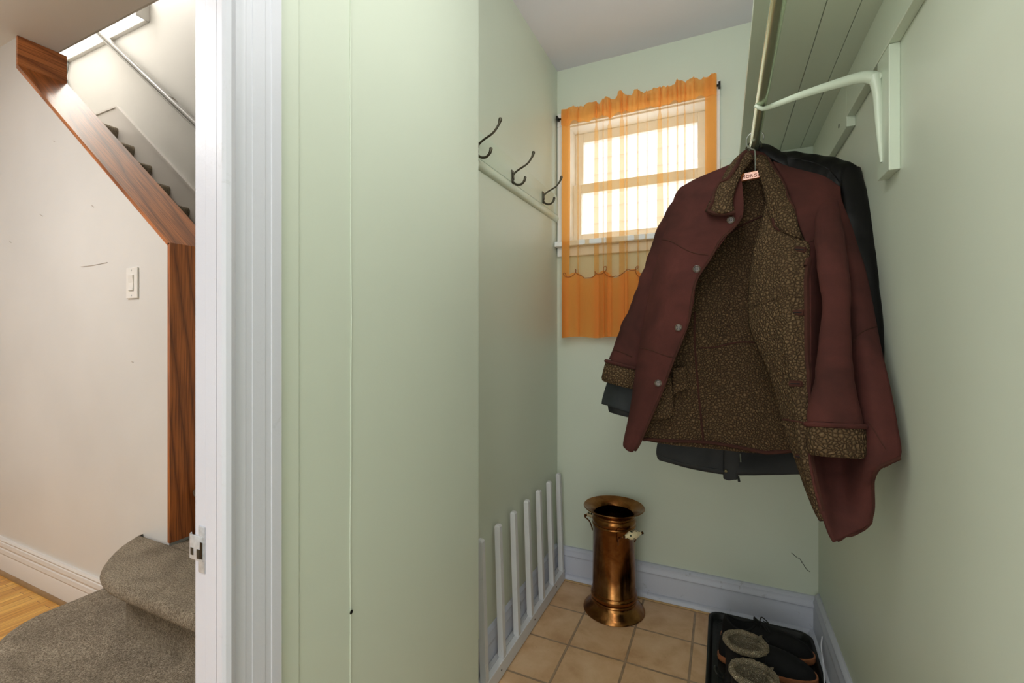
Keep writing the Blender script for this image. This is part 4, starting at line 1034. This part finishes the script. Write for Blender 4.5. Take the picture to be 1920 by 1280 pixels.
sheet('sleeve_end', sl_rows, M_nylon2, nj, .006, 6, 5, .004, 30, 41)
sheet('inner_cuff', [[(1140, 755, 1.512), (1158, 762, 1.500), (1188, 772, 1.50)], [(1141, 766, 1.512), (1160, 773, 1.500), (1190, 783, 1.50)], [(1143, 772, 1.512), (1162, 778, 1.500), (1192, 786, 1.50)]], M_nylon, nj, .005, 5, 3)

hanger(1.50, -.45, 'dull wire hanger hook just behind the wooden coat hanger hook', None, .16, .085, half_l=.12)
hanger(1.575, -.10, 'hanger hook third back along the clothes rod', None, .12, .085)
hanger(1.66, -.05, 'hanger hook second from the back wall on the rod', None, .12, .085)
hanger(1.74, -.05, 'hanger hook farthest back on the clothes rod', None, .12, .085)

# ------------------------------------------------------------------ boot tray and footwear
tr = empty('boot_tray', (.125, 1.66, 0), label='black rubber boot tray on the tiles in the right corner', cat='boot tray')
def rrect(x0, x1, y0, y1, r_, n=6):
    out = []
    for cx_, cy_, a0 in ((x1-r_, y1-r_, 0), (x0+r_, y1-r_, 90), (x0+r_, y0+r_, 180), (x1-r_, y0+r_, 270)):
        for k_ in range(n+1):
            an = math.radians(a0+90*k_/n); out.append((cx_+r_*math.cos(an), cy_+r_*math.sin(an)))
    return out
def ringed(rings, cap0=True, cap1=True):
    m = MB(); n = len(rings[0]); vs = [p for r_ in rings for p in r_]
    fs = [[j*n+i, j*n+(i+1) % n, (j+1)*n+(i+1) % n, (j+1)*n+i] for j in range(len(rings)-1) for i in range(n)]
    if cap0: fs.append(list(range(n))[::-1])
    if cap1: fs.append([(len(rings)-1)*n+i for i in range(n)])
    return m.add(vs, fs)
def rr(i_, z): return [(x, y, z) for x, y in rrect(-.048+i_, .297-i_, 1.30+i_, 1.978-i_, .045-i_*.6)]
ringed([rr(.008, 0), rr(.0, .020), rr(-.0005, .024), rr(.002, .026), rr(.007, .025), rr(.010, .021), rr(.016, .006), rr(.03, .004)]).build('tray', M_rubber, tr, True, 50)
rg = MB()
ringed([rr(.030, .0035), rr(.032, .0055), rr(.036, .0055), rr(.038, .0035)]).build('raised_border', M_rubber, tr, True, 50)

def foot(L=.285, W=.102, n=40, toe=1.0):
    """footprint outline, heel at x=0, toe at x=L"""
    out = []
    for k_ in range(n):
        a_ = 2*PI*k_/n; c_, s_ = math.cos(a_), math.sin(a_)
        x = L/2+L/2*(abs(c_)**.85)*(1 if c_ > 0 else -1)
        t = x/L
        wd = W*(.36+.14*t if t < .5 else .36+.14*t)*(1.0)
        if .25 < t < .55: wd *= 1-.06*math.sin((t-.25)/.3*PI)
        y = wd*(abs(s_)**.8)*(1 if s_ > 0 else -1)
        out.append((x, y))
    return out
def shoe(name, loc, rz, label, cat, L=.285, W=.102, op=(.012, .115, .060), hz=.075, group=None, boot=None, sole=M_gum, sole_h=.022, laces=True):
    root = empty(name, (loc[0], loc[1], loc[2]), rz, label=label, cat=cat, group=group)
    MW = parent_world(root)
    FP = foot(L, W)
    def W3(p): return MW @ Vector(p)
    def off(d_, z, zt=0): # grow outline
        return [W3((L/2+(x-L/2)*(1+d_/(L/2)), y*(1+d_/(W/2)), z+zt*max(0, (x/L-.72))**2*4*L)) for x, y in FP]
    ringed([off(-.004, 0, .02), off(.002, .003, .02), off(.004, sole_h*.5, .02), off(.003, sole_h, .03), off(-.004, sole_h+.001, .03)]).build('sole', sole, root, True, 50)
    # upper: path from footprint to opening
    ox0, ox1, ow = op
    oc = ((ox0+ox1)/2, 0); orx, ory = (ox1-ox0)/2, ow/2
    n = len(FP)
    OP = []
    for k_ in range(n):
        a_ = 2*PI*k_/n; OP.append((oc[0]+orx*math.cos(a_), ory*math.sin(a_)))
    rings = []
    NR = 10
    H = boot or hz
    for j in range(NR+1):
        s_ = j/NR; ring = []
        for k_ in range(n):
            fx, fy = FP[k_]; qx, qy = OP[k_]
            t = fx/L
            # opening rim height: lower at sides, tongue and heel higher
            hz_ = H + (.012*math.cos(2*(2*PI*k_/n)) if not boot else 0)
            if boot:
                e = s_**.5 if t < .5 else s_
                hh = sole_h + (hz_-sole_h)*(s_**1.0)
                # foot part closes in quickly then shaft rises
                inw = 1-(1-s_)**(1.2+3.2*max(0, t-.3))
                inw = min(1, inw*1.0)
                low = .085*(1-max(0, t-.55)*.7)
                if s_ < .5:
                    q = s_/.5; z = sole_h+(low-sole_h)*math.sin(q*PI/2)**.9; inn = 1-math.cos(q*PI/2); inn = inn**1.0
                else:
                    q = (s_-.5)/.5; z = low+(hz_-low)*q; inn = 1
                    zl = low
                x = fx*.992+.001+(qx-fx)*inn; y = fy*.97+(qy-fy*.97)*inn*(.85 if s_ < .5 else .85+.15*(s_-.5)/.5)
                if s_ >= .5: 
                    z = z if t < .5 else z
            else:
                an = s_*PI/2; z = sole_h+(hz_-sole_h)*math.sin(an)**(.85+.5*max(0, t-.4)); inn = (1-math.cos(an))**(1.05-.25*max(0, t-.3))
                x = fx*.99+.001+(qx-fx)*inn; y = fy*.97+(qy-fy*.97)*inn
            ring.append(W3((x, y, z+.012*max(0, t-.72)*(1-s_))))
        rings.append(ring)
    ringed(rings, False, False).build('upper', M_shoe, root, True, 60)
    # inside
    topz_ = [MW.inverted() @ p for p in rings[-1]]
    r1 = [W3((p.x, p.y, p.z)) for p in topz_]; r2 = [W3((oc[0]+(p.x-oc[0])*.90, p.y*.88, p.z-.004)) for p in topz_]
    dd = .05 if not boot else .10
    r3 = [W3((oc[0]+(p.x-oc[0])*.86, p.y*.80, p.z-dd)) for p in topz_]
    ringed([r1, r2, r3], False, True).build('lining', M_dark if not boot else M_bootfleece, root, True, 60)
    if boot:
        mt = MB(); ring = [W3((p.x, p.y, p.z)) for p in topz_]
        mt.tube(ring, .0085, 10, closed=True)
        for i, v in enumerate(mt.v): mt.v[i] = v+Vector((noise.noise(v*160), noise.noise(v*160+Vector((5, 0, 0))), noise.noise(v*160+Vector((0, 9, 0)))))*.003
        o = mt.build('fleece_trim', M_bootfleece, root, True); o['label'] = 'grey fleece trim around the boot opening'
        # tongue fold of fleece at the front of the opening
        tg = MB(); vs = []
        for i in range(9):
            u_ = i/8
            for j in range(6):
                v_ = j/5
                vs.append(W3((ox1-.006-.020*math.sin(u_*PI)*(1-v_)-.012*v_, (u_-.5)*ow*.62, boot+.014-.05*v_+.006*math.sin(u_*9))))
        tg.add(vs, [[i*6+j, i*6+j+1, (i+1)*6+j+1, (i+1)*6+j] for i in range(8) for j in range(5)])
        tg.build('tongue', M_bootfleece, root, True)
        lp = cr([W3((ox0-.006, -.012, .075)), W3((ox0-.026, -.012, .095)), W3((ox0-.026, .012, .095)), W3((ox0-.006, .012, .075))], 5)
        MB().tube(lp, .0035, 8).build('pull_loop', M_rubber, root, True)
    else:
        # padded collar rim
        MB().tube(r1, .0042, 8, closed=True).build('collar', M_shoe, root, True)
        # tongue
        MB().tube(cr([W3((ox1+.045, 0, .066)), W3((ox1+.012, 0, .084)), W3((ox1-.010, 0, .100))], 4), [.015]*9, 12, flat=.25, up=(0, 0, 1)).build('tongue', M_shoe, root, True)
    if laces:
        for i in range(5):
            xx = ox1+.012+i*.017; zz = (.090-.0085*i) if not boot else .115-.012*i
            w_ = .017+.001*i
            a_, b_ = W3((xx-.004, -w_, zz-.012)), W3((xx+.004, w_, zz-.012)); c_ = W3((xx, 0, zz+.002))
            MB().tube(cr([a_, c_, b_], 6), .0021, 6).build('lace', M_lace, root, True)
        if not boot:
            b0 = W3((ox1+.008, 0, .094))
            for s in (-1, 1):
                lp = cr([b0, b0+Vector((.006, s*.016, .008)), b0+Vector((.018, s*.034, -.006)), b0+Vector((.030, s*.026, -.014)), b0+Vector((.012, s*.008, .0))], 5)
                MB().tube(lp, .0018, 6).build('lace_bow', M_lace, root, True)
    return root
shoe('sneaker', (-.002, 1.842, .0062), math.radians(-1), 'black lace up sneaker with tan sole at the back of the tray', 'shoe', L=.287, group='pair of black sneakers in the tray')
shoe('sneaker', (-.012, 1.722, .0062), math.radians(1), 'black lace up sneaker with tan sole between its mate and the boots', 'shoe', L=.287, group='pair of black sneakers in the tray')
bk = dict(L=.27, W=.102, op=(.012, .122, .094), boot=.195, sole=M_rubber, sole_h=.026, laces=False)
shoe('winter_boot', (-.004, 1.520, .0062), math.radians(4), 'black ankle boot with grey fleece lining, farther of the two', 'boot', group='pair of fleece lined boots in the tray', **bk)
shoe('winter_boot', (.010, 1.397, .0062), math.radians(-3), 'black ankle boot with grey fleece lining, nearest the viewer', 'boot', group='pair of fleece lined boots in the tray', **bk)
# loose wire loop lying on the right baseboard
lw = cr([(XR-.022, 1.83, .105), (XR-.030, 1.80, .085), (XR-.034, 1.74, .060), (XR-.040, 1.69, .030), (XR-.050, 1.655, .027)], 6)
tag(MB().tube(lw, .0022, 6).build('loose_cable', M_trim, None, True), 'short white painted cable loop on the right baseboard beside the tray', 'cable')
